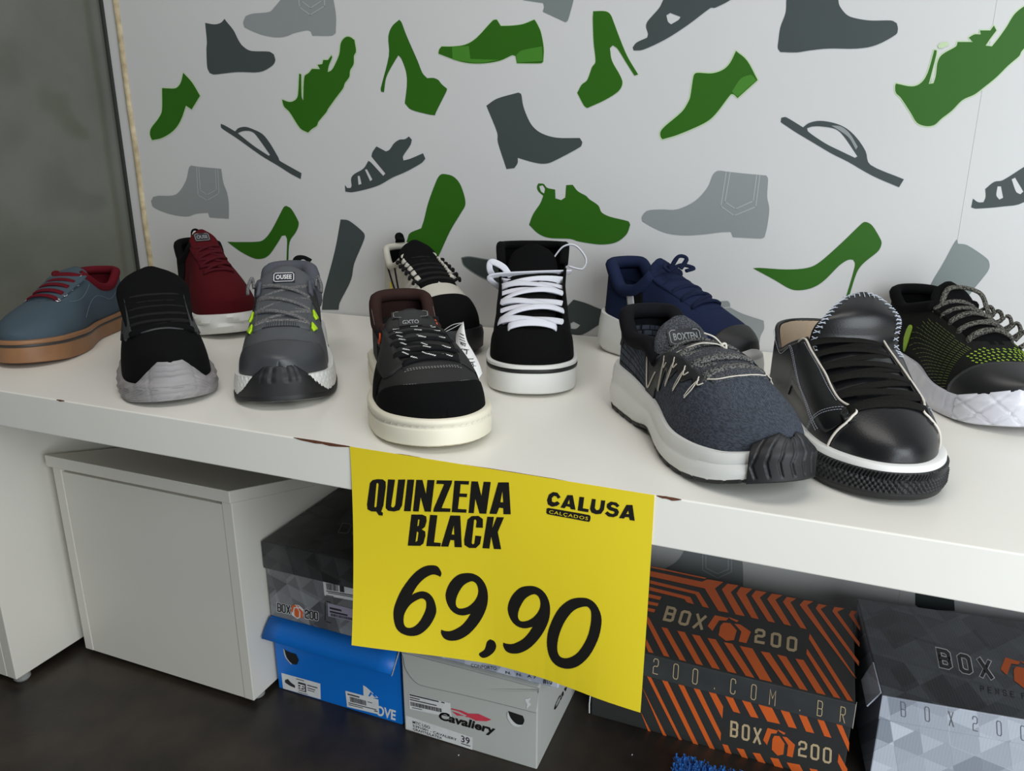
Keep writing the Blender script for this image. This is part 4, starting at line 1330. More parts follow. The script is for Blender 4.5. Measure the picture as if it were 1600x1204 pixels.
    def lining(s, material, depth=.018, umax=None, name='lining'):
        umax = umax or s.uc + .06
        us = .5 * (1 - np.cos(np.pi * np.linspace(0, 1, 60)))
        us = us[us <= umax]
        m = Mesh()
        nv = 8
        for side in (1.0, -1.0):
            G = []
            for u in us:
                pc = float(s.phic(u))
                ph = np.linspace(.10, pc, nv)
                off = -.0038 if u > .02 else -.0030
                G.append(s.S(np.full(nv, u), ph, np.full(nv, side), off))
            G = np.array(G)
            m.add(G.reshape(-1, 3), [(i * nv + j, (i + 1) * nv + j, (i + 1) * nv + j + 1, i * nv + j + 1) for i in range(len(us) - 1) for j in range(nv - 1)])
        s.obj(m, name, material)
        m = Mesh()
        us = np.linspace(.02, .8, 30)
        _, w, _, _ = s._sec(us)
        L_ = [(s.L * u, float(s.yc(u)) + float(x) * .93, float(s.zt(u)) + .003) for u, x in zip(us, w)]
        R_ = [(s.L * u, float(s.yc(u)) - float(x) * .93, float(s.zt(u)) + .003) for u, x in zip(us, w)]
        m.add(L_ + R_, [(i, 30 + i, 31 + i, i + 1) for i in range(29)])
        s.obj(m, 'insole', material)

    def collar(s, material, r=.0045, flat=.0035, name='collar', u_end=None, off=-.0012, drop=0.0):
        ue = u_end or s.uc
        us = ue * .5 * (1 - np.cos(np.pi * np.linspace(0, 1, 26))) if False else ue * np.linspace(1, 0, 30) ** 1.6
        P, Nn = [], []
        for side, seq in ((1.0, us), (-1.0, us[::-1][1:])):
            for u in seq:
                pc = np.array([float(s.phic(u)) - drop])
                P.append(s.S(np.array([u]), pc, np.array([side]), off)[0])
                Nn.append(s.nrm(np.array([max(u, .01)]), pc, np.array([side]))[0])
        P = np.array(P)
        for _ in range(2):
            P[1:-1] = P[1:-1] * .5 + (P[:-2] + P[2:]) * .25
        m = Mesh()
        sweep(m, P, np.array(Nn), flat if flat > r else r, min(r, flat), 10)
        return s.obj(m, name, material)

    def path(s, uv_pts, off=.001, n=14, smooth=True):
        """curve on the upper through (u, psi) points"""
        P = bez([(a, b, 0) for a, b in uv_pts], n) if smooth and len(uv_pts) > 2 else np.array([(a + (c - a) * t, b + (d - b) * t, 0) for (a, b), (c, d) in zip(uv_pts[:-1], uv_pts[1:]) for t in np.linspace(0, 1, n)])
        P[:, 0] = np.clip(P[:, 0], .002, .998)
        P[:, 1] = np.clip(P[:, 1], -.99, .99)
        return s.S2(P[:, 0], P[:, 1], off), s.N2(P[:, 0], P[:, 1])

    def piping(s, uv_pts, material, r=.0008, name='piping', off=.0006, flat=None):
        P, Nn = s.path(uv_pts, off)
        m = Mesh()
        sweep(m, P, Nn, flat or r, r, 6)
        return s.obj(m, name, material)

    def stitch(s, lines, material, name='stitching', step=.0032, length=.0020, w=.00035, off=.0009):
        m = Mesh()
        for uv_pts in lines:
            P, Nn = s.path(uv_pts, off, 24)
            d = np.concatenate([[0], np.cumsum(np.linalg.norm(np.diff(P, axis=0), axis=1))])
            x = 0
            while x + length < d[-1]:
                a = np.array([np.interp(x, d, P[:, k]) for k in range(3)])
                b = np.array([np.interp(x + length, d, P[:, k]) for k in range(3)])
                nn = np.array([np.interp(x, d, Nn[:, k]) for k in range(3)])
                sweep(m, [a, b], [nn, nn], w, w, 4)
                x += step
        return tag(s.obj(m, name, material, False), kind='stuff')

    def patch(s, fn, material, name, nu=26, nv=20, off=.0006, thick=.0009, smooth=True):
        """overlay on the upper: fn(a, b) -> (u, psi), a, b in 0..1"""
        A, B_ = np.meshgrid(np.linspace(0, 1, nu), np.linspace(0, 1, nv), indexing='ij')
        U, Ps = np.vectorize(fn)(A, B_)
        Ps = np.clip(Ps, -1, 1)
        P = s.S2(U, Ps, off + thick)
        m = Mesh()
        m.add(P.reshape(-1, 3), [(i * nv + j, (i + 1) * nv + j, (i + 1) * nv + j + 1, i * nv + j + 1) for i in range(nu - 1) for j in range(nv - 1)])
        o = s.obj(m, name, material, smooth)
        # face outward
        ctr = Vector((s.L * .55, 0, .03))
        me = o.data
        bm = bmesh.new()
        bm.from_mesh(me)
        bmesh.ops.remove_doubles(bm, verts=bm.verts, dist=1e-6)
        bmesh.ops.recalc_face_normals(bm, faces=bm.faces)
        bm.normal_update()
        sc = sum((1 if f.normal.dot(f.calc_center_median() - ctr) > 0 else -1) for f in bm.faces)
        if sc < 0:
            bmesh.ops.reverse_faces(bm, faces=bm.faces)
        bm.to_mesh(me)
        bm.free()
        solid(o, thick + off * .8, -1)
        return o

    def toe_patch(s, u_edge, material, name='toe_cap', psi_max=1.0, **k):
        """everything in front of a curve u_edge(psi)"""
        f = u_edge if callable(u_edge) else (lambda p: u_edge)

        def fn(a, b):
            ps = (a * 2 - 1) * psi_max
            u0 = f(ps)
            t = 1 - (1 - b) ** 2
            return u0 + (1 - u0) * t, ps
        return s.patch(fn, material, name, nu=44, nv=26, **k)

    def outline(s, nt=180, t0=0.0, t1=2 * math.pi, closed=True, grow_=0.0):
        t = np.linspace(t0, t1, nt, endpoint=not closed)
        u = .5 * (1 - np.cos(t))
        side = np.where(np.sin(t) >= 0, 1.0, -1.0)
        f = lambda tt: np.stack([s.L * .5 * (1 - np.cos(tt)), s.yc(.5 * (1 - np.cos(tt))) + np.where(np.sin(tt) >= 0, 1.0, -1.0) * s.Wf(.5 * (1 - np.cos(tt))) * s.E(.5 * (1 - np.cos(tt)))], -1)
        P = f(t)
        T = unit(f(t + .02) - f(t - .02))
        Nn = np.stack([-T[:, 1], T[:, 0]], -1)
        return t, u, side, P, Nn

    def band(s, name, material, prof, zlo=None, zhi=None, nt=180, disp=None, caps=True, t0=0.0, t1=None, smooth=True):
        """wall following the sole outline; prof: list of (k, outward offset), k 0 bottom .. 1 top"""
        closed = t1 is None
        t, u, side, P, Nn = s.outline(nt, t0, 2 * math.pi if closed else t1, closed)
        zl = s.zb(u) if zlo is None else zlo(u)
        zh = s.zt(u) if zhi is None else zhi(u)
        rows = []
        for k, off in prof:
            o_ = np.full(nt, off) if not callable(off) else off(u)
            if disp is not None:
                o_ = o_ + disp(t, u, k)
            rows.append(np.column_stack([P + Nn * o_[:, None], zl + (zh - zl) * k]))
        m = Mesh()
        R_ = len(rows)
        V = np.concatenate(rows)
        nn = nt if closed else nt - 1
        f = [(j * nt + (i + 1) % nt, j * nt + i, (j + 1) * nt + i, (j + 1) * nt + (i + 1) % nt) for j in range(R_ - 1) for i in range(nn)]
        if closed and caps:
            f += [tuple(range(nt)), tuple(range((R_ - 1) * nt, R_ * nt))[::-1]]
        m.add(V, f)
        o = s.obj(m, name, material, smooth)
        if closed and caps:
            bm = bmesh.new()
            bm.from_mesh(o.data)
            bmesh.ops.recalc_face_normals(bm, faces=bm.faces)
            bm.to_mesh(o.data)
            bm.free()
        if smooth:
            md = o.modifiers.new('edge', 'EDGE_SPLIT')
            md.split_angle = math.radians(50)
        return o

    def rel(s, u, r, sd=1):
        """psi a share r of the way from the top edge down to the sole"""
        p = float(s.psic(u))
        return sd * (p + (1 - p) * r)

    def bumper(s, name, material, a, z0, z1, off=.0022, nt=60, nk=22, disp=None, split=True):
        """toe guard: from the sole up onto the upper, around the toe; z0, z1: functions of x in -1..1"""
        t, u, side, P, Nn = s.outline(nt, math.pi - a, math.pi + a, False)
        m = Mesh()
        V = []
        for i in range(nt):
            x = (t[i] - math.pi) / a
            base, w, Hh, n = (float(q) for q in s._sec(u[i]))
            lo = float(s.zb(u[i])) + .002 if z0 is None else z0(x)
            hi = max(lo + .002, min(z1(x), base + .93 * Hh))
            zt_ = float(s.zt(u[i]))
            for j in range(nk):
                k = j / (nk - 1)
                z = lo + (hi - lo) * k
                o_ = off * (1 - .8 * k**6) + (disp(x, k) if disp else 0)
                p_s = np.array([*(P[i] + Nn[i] * o_), z])
                ph = math.asin(min(1, max(0, (z - base) / Hh)) ** (n / 2))
                p_u = s.S(np.array([u[i]]), np.array([ph]), np.array([side[i]]), 0.0)[0]
                nn = np.array([*Nn[i], .35])
                p_u = p_u + nn / np.linalg.norm(nn) * (o_ + .0008)
                p_u[2] = z
                bl = min(1, max(0, (z - zt_ + .002) / .008))
                bl = bl * bl * (3 - 2 * bl)
                V.append(p_s * (1 - bl) + p_u * bl)
        m.add(V, [(i * nk + j, i * nk + j + 1, (i + 1) * nk + j + 1, (i + 1) * nk + j) for i in range(nt - 1) for j in range(nk - 1)])
        o = s.obj(m, name, material)
        solid(o, .0015, -1)
        return o

    def tongue(s, material, tip, tw=.026, tw2=.031, th=.005, rise=.001, curve=.16, round_=.35, name='tongue', n=34, start=None, mid=None, dy=0.0):
        """padded tongue: up the lacing gap, then free to the tip (x, z)"""
        u0 = start or s.uv + .02
        us = np.linspace(u0, s.uc + .02, 12)
        C = []
        for u in us:
            if u >= s.uv - .015:
                e = s.S(np.array([u]), np.array([math.pi / 2]), np.array([1.0]))[0] + np.array([0, 0, -.0045])
            else:
                e = (s.S2(np.array([u]), np.array([float(s.psic(u))])) + s.S2(np.array([u]), np.array([-float(s.psic(u))])))[0] / 2
            C.append(tuple(e + np.array([0, 0, rise])))
        if mid:
            C.append((mid[0], C[-1][1], mid[1]))
        C.append((tip[0], C[-1][1], tip[1]))
        C = bez(C, 8)
        d = np.concatenate([[0], np.cumsum(np.linalg.norm(np.diff(C, axis=0), axis=1))])
        tt = np.linspace(0, d[-1], n)
        C = np.stack([np.interp(tt, d, C[:, k]) for k in range(3)], -1)
        C[:, 1] += dy * np.linspace(0, 1, n) ** 2
        T = unit(np.gradient(C, axis=0))
        kx = 18
        m = Mesh()
        V = []
        s.tongue_c, s.tongue_w, s.tongue_n = C, [], []
        for i in range(n):
            q = i / (n - 1)
            w = tw + (tw2 - tw) * q
            e = max(0, (q - (1 - round_)) / round_)
            w *= max(.04, (1 - e**2.6)) ** .5
            Nn = np.array([-T[i][2], 0, T[i][0]])
            if Nn[2] < 0:
                Nn = -Nn
            if Nn[0] < 0 and abs(Nn[2]) < .2:
                Nn = -Nn
            s.tongue_w.append(w)
            s.tongue_n.append(Nn)
            for j in range(kx):
                a = 2 * math.pi * j / kx
                cx, sx = math.cos(a), math.sin(a)
                yy = w * math.copysign(abs(cx) ** .8, cx)
                hh = th / 2 * math.copysign(abs(sx) ** .7, sx)
                V.append(C[i] + np.array([0, yy, 0]) + Nn * (hh - curve * yy * yy / max(w, .01)))
        F_ = [(i * kx + j, i * kx + (j + 1) % kx, (i + 1) * kx + (j + 1) % kx, (i + 1) * kx + j) for i in range(n - 1) for j in range(kx)]
        F_ += [tuple(range(kx))[::-1], tuple(range((n - 1) * kx, n * kx))]
        m.add(V, F_)
        o = s.obj(m, name, material)
        s.t_th, s.t_curve = th, curve
        return o

    def on_tongue(s, q, y, off=.0006):
        """point on the tongue's front: q 0..1 along, y across in metres"""
        x = q * (len(s.tongue_c) - 1)
        i = min(int(x), len(s.tongue_c) - 2)
        f = x - i
        c = s.tongue_c[i] * (1 - f) + s.tongue_c[i + 1] * f
        nn = s.tongue_n[i] * (1 - f) + s.tongue_n[i + 1] * f
        w = s.tongue_w[i] * (1 - f) + s.tongue_w[i + 1] * f
        return c + np.array([0, y, 0]) + nn * (s.t_th / 2 + off - s.t_curve * y * y / max(w, .01))

    def tongue_label(s, q0, q1, y0, y1, material, text=None, ink=None, frame=None, name='tongue_label'):
        m = Mesh()
        n = 6
        G = [s.on_tongue(q0 + (q1 - q0) * i / n, y0 + (y1 - y0) * j / n, .0008) for i in range(n + 1) for j in range(n + 1)]
        m.add(G, [(i * (n + 1) + j, i * (n + 1) + j + 1, (i + 1) * (n + 1) + j + 1, (i + 1) * (n + 1) + j) for i in range(n) for j in range(n)])
        o = s.obj(m, name, material, False)
        solid(o, .0008, 0)
        put = lambda a, b: s.on_tongue(q0 + (q1 - q0) * b, y0 + (y1 - y0) * a, .0016)
        if frame is not None:
            m = Mesh()
            loop = [(.05, .2), (.05, .8), (.12, .93), (.88, .93), (.95, .8), (.95, .2), (.88, .07), (.12, .07)]
            P = np.array([put(a, b) for a, b in loop])
            sweep(m, P, np.broadcast_to(s.tongue_n[-8], P.shape), .0005, .0002, 4, True)
            m.build('label_frame', frame, o, False)
        if text:
            m = Mesh()
            text_mesh(m, text, (.14, .3), (.72, 0), (0, .42), put, bold=.02)
            m.build('label_text', ink, o, False)
        return o

    def eyelet_uv(s, i, n, inset=.007, lo=.03, hi=.012):
        u = (s.uv - lo) + ((s.uc + hi) - (s.uv - lo)) * i / (n - 1)
        base, w, Hh, nn = s._sec(u)
        d = inset / (float(Hh) * 1.15 + .01)
        return u, float(s.psic(u)) + d

    def eye(s, i, n, side, off=.002, **k):
        u, ps = s.eyelet_uv(i, n, **k)
        return s.S2(np.array([u]), np.array([ps * side]), off)[0], s.N2(np.array([u]), np.array([ps * side]))[0]

    def lace_span(s, m, a, b, w, t, h, na=None, nb=None, wob=0.0, k=8, n=15, dip=.25):
        """one visible run of lace from a to b, arched over the tongue"""
        (A, NA), (B_, NB) = a, b
        up = unit(NA + NB)
        X = np.linspace(0, 1, n)
        P = np.array([A * (1 - x) + B_ * x + up * (h * (1 - abs(2 * x - 1) ** 2.4)) for x in X])
        P[0] -= NA * .004
        P[-1] -= NB * .004
        if wob:
            ax = unit(np.cross(B_ - A, up))
            P = P + np.array([ax * wob * math.sin(x * math.pi * 1.0) for x in X])
        Nn = np.array([unit(NA * (1 - x) ** 2 + up * 2.0 * x * (1 - x) + NB * x**2) for x in X])
        sweep(m, P, Nn, w, t, k)

    def rings(s, n, material, r=.0032, rr=.0009, name='eyelet', rows=None, hole=None, **k):
        me = None
        for i in (rows or range(n)):
            for side in (1, -1):
                c, nn = s.eye(i, n, side, off=.0008, **k)
                if me is None:
                    m = Mesh()
                    a = np.linspace(0, 2 * math.pi, 18, endpoint=False)
                    sweep(m, np.stack([r * np.cos(a), r * np.sin(a), 0 * a], -1), np.array([0, 0, 1.0]), rr, rr * .8, 6, True)
                    o = s.obj(m, name, material)
                    me = o.data
                else:
                    o = bpy.data.objects.new(name, me)
                    COL.objects.link(o)
                    o.parent = s.root
                o.location = c
                o.rotation_mode = 'QUATERNION'
                o.rotation_quaternion = Vector(nn).to_track_quat('Z', 'Y')

    def tube(s, pts, material, name, r=.002, flat=None, n=12, nrm=(0, 0, 1), k=8):
        m = Mesh()
        sweep(m, bez(pts, n), np.array(nrm, float), flat or r, r, k, taper=True)
        return s.obj(m, name, material)

# ------------------------------------------------------------------ shoe materials
def fabric(name, c1, c2, rough=.8, sc=900, bump=.3, sheen=0.0, **k):
    return mat(name, c1, rough, c2, nscale=sc, kind='noise', bump=bump, bscale=sc, bdist=.0006, sheen=sheen, spec=.12, contrast=.6, **k)


K_BLACK = fabric('black_knit', (15, 15, 16), (9, 9, 10), .95, 1400)
K_BLACKS = fabric('black_suede', (14, 14, 15), (9, 9, 10), .95, 600, .15)
K_LEATHER = mat('black_leather', (22, 22, 24), .34, (19, 19, 21), nscale=60, bump=.12, bscale=900, bdist=.0004, bkind='voronoi')
K_NUBUCK = mat('dark_nubuck', (27, 27, 26), .68, (23, 23, 22), nscale=60, bump=.08, bscale=900)
K_BROWN = fabric('brown_lining', (58, 40, 36), (44, 30, 27), .85, 900)
K_WHITE = mat('white_eva', (226, 226, 222), .5, (220, 220, 216), nscale=30)
K_CREAM = mat('cream_rubber', (232, 226, 206), .45, (226, 220, 198), nscale=30)
K_LACEK = fabric('black_lace', (40, 39, 38), (22, 22, 22), .9, 1800, .5)
K_RUBK = mat('black_rubber', (25, 25, 27), .55, (21, 21, 23), nscale=40)
K_SILVER = mat('silver_eyelet', (220, 220, 220), .25, metal=1.0)
K_WLACE = fabric('white_lace', (232, 233, 240), (214, 216, 226), .85, 1500, .4)
PI = math.pi


def lab(p, q):
    return lambda x: p + (q - p) * x


# ================================================================== 1 blue-grey skate shoe with red laces
s = Shoe('skate_shoe', 'blue-grey canvas shoe with dark red laces and gum sole', (-0.6826, 0.3381), -67.28, .285, sc=1.010,
         sole_top=[(0, .030), (.4, .027), (.75, .033), (1, .037)], sole_bot=[(0, .002), (.1, 0), (.7, 0), (1, .007)],
         topline=[(0, .090), (.07, .089), (.2, .070), (.3, .074)], uc=.41, uv=.715, g0=.020, g1=.013, bend=.006, blunt=.42,
         ridge=[(0, .19), (.2, .18), (.34, .135), (.44, .104), (.55, .090), (.66, .078), (.8, .069), (.9, .062), (1, .056)])
K1 = fabric('slate_canvas', (76, 90, 100), (64, 77, 86), .85, 1500)
K1R = fabric('dark_red_cloth', (104, 22, 33), (82, 14, 24), .8, 1200)
K1G = mat('gum_rubber', (148, 107, 73), .5, (134, 94, 62), nscale=40)
K1S = mat('dark_stripe', (56, 52, 50), .5)
s.upper(K1)
s.lining(K1R)
s.collar(K1R, .0065, .0065, off=-.003)
s.band('sole', K1G, [(0, -.001), (.04, .001), (.66, .0014), (.70, .0014)], nt=160)
s.band('sole_stripe', K1S, [(.70, .0012), (.72, .0017), (.81, .0017), (.83, .0012)], caps=False)
s.band('sole_lip', K1G, [(.83, .0014), (.86, .0022), (.97, .0022), (1, .0012), (1, -.006)], caps=False)
s.tongue(K1, (.094, .104), .022, .030)
mm = Mesh()
for i in range(5):
    s.lace_span(mm, s.eye(i, 5, 1), s.eye(i, 5, -1), .0042, .0011, .0065)
s.obj(mm, 'laces', K1R)
s.rings(5, K_SILVER, .0034, .0010)
s.stitch([[(.40, s.rel(.40, .3)), (.52, s.rel(.52, .45)), (.60, s.rel(.6, .4)), (.655, s.rel(.655, .3))], [(.12, s.rel(.12, .35)), (.25, s.rel(.25, .5)), (.42, s.rel(.42, .65)), (.60, .84)]], mat('slate_thread', (120, 138, 152), .8))

# ================================================================== 2 black runner, grey sole
s = Shoe('running_shoe', 'all-black running shoe with a grey ribbed toe guard', (-0.4711, 0.2248), -41.90, .290, sc=1.000,
         sole_top=[(0, .034), (.4, .028), (.75, .021), (1, .026)], sole_bot=[(0, .005), (.1, 0), (.7, 0), (.88, .002), (1, .006)],
         topline=[(0, .100), (.07, .098), (.2, .078), (.31, .084)], uc=.40, uv=.755, g0=.033, g1=.031, width=[(0, .036), (.13, .039), (.38, .044), (.70, .0525), (.86, .049), (1, .040)], blunt=.74, p2=2.6, rt=.24, pt=2.7, bend=.004,
         ridge=[(0, .2), (.2, .19), (.34, .15), (.44, .121), (.55, .106), (.68, .088), (.8, .074), (.9, .066), (1, .062)])
K2G = mat('grey_eva', (150, 146, 146), .55, (138, 134, 134), nscale=40, bump=.1, bscale=200)
K2P = mat('charcoal_film', (48, 50, 52), .45)
s.upper(K_BLACK)
s.lining(K_BLACK)
s.collar(K_BLACK, .006, .006, off=-.002)


def wavy(t, u, k):
    return .0011 * np.sin(t * 26 + 3 * math.sin(k * 6)) * math.sin(math.pi * min(1, k * 1.05)) - .001 * (k > .9)


s.band('midsole', K2G, [(0, -.002), (.08, .0015), (.35, .0030), (.6, .0014), (.8, .0028), (1, .0008), (1, -.006)], disp=wavy, nt=220)
s.bumper('toe_guard', K2G, .92, None, lambda x: .051 - .031 * min(1, max(0, abs(x) - .26) / .40) ** .9, off=.0026, nt=90, nk=40,
         disp=lambda x, k: -.0007 * (math.sin(k * PI * 14) > .72) - .0007 * (abs(abs(x) - .30 - .06 * k) < .016))
s.tongue(K_BLACK, (.083, .128), .035, .046, .008, round_=.30)
mm = Mesh()
for i in range(6):
    a, b = s.eye(i, 6, 1), s.eye(i, 6, -1)
    s.lace_span(mm, a, b, .0029, .0022, .0075, wob=-.004 + .002 * (i % 2))
    if i < 5:
        s.lace_span(mm, s.eye(i, 6, 1 if i % 2 else -1), s.eye(i + 1, 6, -1 if i % 2 else 1), .0028, .0021, .0048)
s.obj(mm, 'laces', K_LACEK)
for sd in (1, -1):
    s.patch(lambda a, b, sd=sd: (lambda u: (u, sd * (float(s.psic(u)) + .015 + .16 * b)))(s.uc + .01 + (s.uv - s.uc - .03) * a), K2P, 'eyestay', 24, 6)
    s.piping([(s.uv - .03, s.rel(s.uv - .03, .3, sd)), (s.uc + .1, s.rel(s.uc + .1, .28, sd)), (s.uc + .02, s.rel(s.uc + .02, .25, sd))], K2P, .0009, 'side_film', flat=.0018)
    s.patch(lambda a, b, sd=sd: (.46 + .16 * a, s.rel(.46 + .16 * a, .40 + .1 * a + .14 * b * (1 - a), sd)), K2P, 'side_flash', 10, 4)
s.piping([(s.uv + .018, -.27), (s.uv + .026, -.18), (s.uv + .026, 0.02), (s.uv + .026, .18), (s.uv + .018, .27)], K2P, .0008, 'throat_film', flat=.0016)

# ================================================================== 3 burgundy sneaker at the back
s = Shoe('sneaker', 'burgundy red sneaker with white sculpted sole at the back', (-0.6340, 0.4781), -35.37, .275, sc=0.987,
         sole_top=[(0, .044), (.4, .040), (.75, .034), (1, .040)], sole_bot=[(0, .006), (.1, 0), (.7, 0), (1, .010)],
         topline=[(0, .126), (.07, .123), (.2, .100), (.31, .106)], uc=.40, uv=.74, g0=.021, g1=.019, blunt=.6, bend=.0,
         ridge=[(0, .22), (.2, .21), (.34, .165), (.44, .137), (.55, .119), (.68, .100), (.8, .088), (.9, .079), (1, .072)])
K3 = fabric('burgundy_knit', (88, 20, 27), (68, 13, 19), .9, 1300)
K3D = fabric('dark_burgundy', (60, 16, 20), (44, 12, 16), .9, 1300)
K3L = fabric('burgundy_lace', (92, 26, 33), (58, 14, 20), .9, 1600)
s.upper(K3)
s.lining(K_BLACK)
s.collar(K_BLACK, .007, .007, off=-.002)
s.patch(lambda a, b: (.14 * a, (b * 2 - 1) * .0 + (1 - 2 * b) * (float(s.psic(.14 * a)) + .28 * (1 - a) + .05)), K_BLACK, 'heel_counter', 12, 12) if False else None
for sd in (1, -1):
    s.patch(lambda a, b, sd=sd: (lambda u: (u, sd * (float(s.psic(u)) + .01 + .22 * b * (1 - a * .6))))(.012 + .30 * a), K_BLACK, 'heel_panel', 20, 8)


def marsh(t, u, k):
    return .0026 * np.sin(t * 9 + 2.2 * math.sin(k * 5.0)) * math.sin(math.pi * k) ** .8


s.band('midsole', K_WHITE, [(0, -.003), (.06, .0), (.2, .0028), (.4, .0040), (.52, .0016), (.62, .0030), (.85, .0024), (1, .0002), (1, -.006)], disp=marsh, nt=220)
s.tongue(K3, (.090, .150), .022, .027, .007)
s.tongue_label(.80, .93, -.014, .010, mat('label_black', (20, 20, 24), .5), 'OUSE', M_LGREY, M_LGREY)
mm = Mesh()
for i in range(4):
    s.lace_span(mm, s.eye(i, 5, 1), s.eye(i + 1, 5, -1), .0030, .0018, .007)
    s.lace_span(mm, s.eye(i, 5, -1), s.eye(i + 1, 5, 1), .0030, .0018, .0095)
s.lace_span(mm, s.eye(0, 5, -1), s.eye(0, 5, 1), .0030, .0018, .006)
s.obj(mm, 'laces', K3L)
tp = s.S(np.array([0.0]), np.array([float(s.phic(0.0))]), np.array([1.0]))[0]
s.tube([tp + np.array([.004, 0, -.006]), tp + np.array([-.002, 0, .010]), tp + np.array([.004, .006, .016]), tp + np.array([.012, .012, .014])], K_BLACK, 'pull_tab', .0012, .006, nrm=(0, 1, .2))
s.tube([tp + np.array([.0, -.001, .006]), tp + np.array([.002, .003, .0135]), tp + np.array([.006, .007, .0155])], K_WHITE, 'pull_tab_trim', .0014, .003, nrm=(0, 1, .2))

# ================================================================== 4 grey sneaker with lime loops
s = Shoe('trail_sneaker', 'dark grey sneaker with lime green lace loops', (-0.3002, 0.3202), -56.80, .288, sc=1.051,
         sole_top=[(0, .040), (.4, .034), (.75, .028), (1, .036)], sole_bot=[(0, .005), (.1, 0), (.72, 0), (.88, .003), (1, .010)],
         topline=[(0, .117), (.06, .115), (.2, .080), (.31, .082)], uc=.40, uv=.755, g0=.029, g1=.028, width=[(0, .0355), (.13, .038), (.38, .041), (.70, .0515), (.86, .049), (1, .040)], blunt=.66, p2=2.8, rt=.24, pt=2.8, bend=.002,
         ridge=[(0, .21), (.2, .2), (.34, .155), (.44, .121), (.55, .106), (.66, .090), (.8, .074), (.9, .066), (1, .060)])
K4 = mat('grey_synthetic', (78, 81, 84), .6, (72, 75, 78), nscale=40, bump=.1, bscale=900)
K4D = mat('charcoal_mesh', (40, 41, 42), .8, (26, 27, 28), nscale=900, bump=.3, bscale=900)
K4T = mat('grey_toe_film', (64, 66, 69), .42, (60, 62, 65), nscale=40)
K4C = fabric('grey_lining', (92, 94, 102), (80, 82, 90), .85, 900)
K4L = mat('grey_rope_lace', (124, 122, 122), .85, (58, 57, 58), nscale=1100, kind='voronoi', contrast=.3, bump=.4, bscale=1200)
K4G = mat('lime_loop', (186, 232, 20), .5)
s.upper(K4)
s.lining(K4C)
s.collar(K4C, .010, .010, off=-.005, drop=.03)
for sd in (1, -1):
    s.patch(lambda a, b, sd=sd: (lambda u: (u, sd * (float(s.psic(u)) + .012 + .30 * b)))(.24 + .29 * a), K4D, 'quarter_panel', 20, 10)
s.toe_patch(lambda p: .885 - .075 * min(1, abs(p) / .6) ** 3, K4T, 'toe_overlay')


def dimple(t, u, k):
    return -.0013 * np.clip(np.sin(t * 70 + (int(k * 8) % 2) * PI), 0, 1) * (abs(math.sin(k * PI * 4)) > .35)


s.band('midsole', K_WHITE, [(x / 16, .0012 + .0030 * math.sin(PI * min(1, .15 + x / 16 * .8))) for x in range(17)] + [(1, -.006)], disp=dimple, nt=520)
s.band('outsole', K_RUBK, [(0, -.002), (.1, .0050), (.7, .0052), (1, .0030)], zhi=lambda u: s.zb(u) + .0085, caps=True)
s.bumper('toe_guard', K_RUBK, .84, None, lambda x: .047 - .035 * min(1, max(0, abs(x) - .24) / .56), off=.0048, nt=80, nk=30,
         disp=lambda x, k: (-.0012 if (.05 < abs(x) < .09 or .20 < abs(x) < .23) and k > .55 else 0))
s.tongue(K4, (.098, .124), .031, .034, .008, round_=.25)
s.tongue_label(.78, .90, -.014, .012, mat('label_navy', (22, 22, 44), .5), 'OUSEE', M_WHITE, M_WHITE)
mm = Mesh()
for i in range(3):
    s.lace_span(mm, s.eye(i, 4, -1), s.eye(i + 1, 4, 1), .0028, .0020, .0068)
    s.lace_span(mm, s.eye(i, 4, 1), s.eye(i + 1, 4, -1), .0028, .0020, .0105)
s.lace_span(mm, s.eye(0, 4, -1), s.eye(0, 4, 1), .0028, .0020, .007)
s.lace_span(mm, s.eye(1, 4, -1), s.eye(1, 4, 1), .0028, .0020, .0055)
for sd in (1, -1):
    p, nn = s.eye(3, 4, sd)
    sweep(mm, bez([p + nn * .004, p + np.array([-.006, sd * .006, .012]), p + np.array([.004, sd * .010, .004]), p + np.array([.014, sd * .010, -.004])], 8), nn, .0028, .0020, 8)
s.obj(mm, 'laces', K4L)
for sd in (1, -1):
    s.tube([s.eye(3, 4, sd, off=.003)[0] + np.array([.000, -sd * .004, .006]), s.eye(2, 4, sd, off=.005)[0] + np.array([-.008, -sd * .005, .004])], K4C, 'webbing_loop', .0022, .0045, nrm=s.eye(3, 4, sd)[1])
    for i in (0, 1):
        u, ps = s.eyelet_uv(i, 4)
        s.patch(lambda a, b, u=u, ps=ps, sd=sd: (u - .022 + .040 * a + .010 * b, sd * (ps + .005 + .115 * b * (1 - .55 * a))), K4G, 'lace_loop', 8, 6, off=.001, thick=.0016)
s.piping([(.775, -.24), (.782, 0.0), (.775, .24)], K4D, .0007, 'throat_seam')
mm = Mesh()
for j in range(15):
    ps = -.20 + .40 * j / 14
    P, Nn = s.path([(.752, ps), (.778, ps * 1.05)], .0008, 5, False)
    sweep(mm, P, Nn, .0004, .0004, 4)
tag(s.obj(mm, 'vent_slits', K4D), kind='stuff')
tp = s.S(np.array([0.0]), np.array([float(s.phic(0.0))]), np.array([1.0]))[0]
s.tube([tp + np.array([-.001, .004, -.010]), tp + np.array([-.005, .008, .004]), tp + np.array([-.010, .016, .006]), tp + np.array([-.008, .026, .001])], K_BLACK, 'pull_tab', .0014, .005, nrm=(0.3, .3, 1))

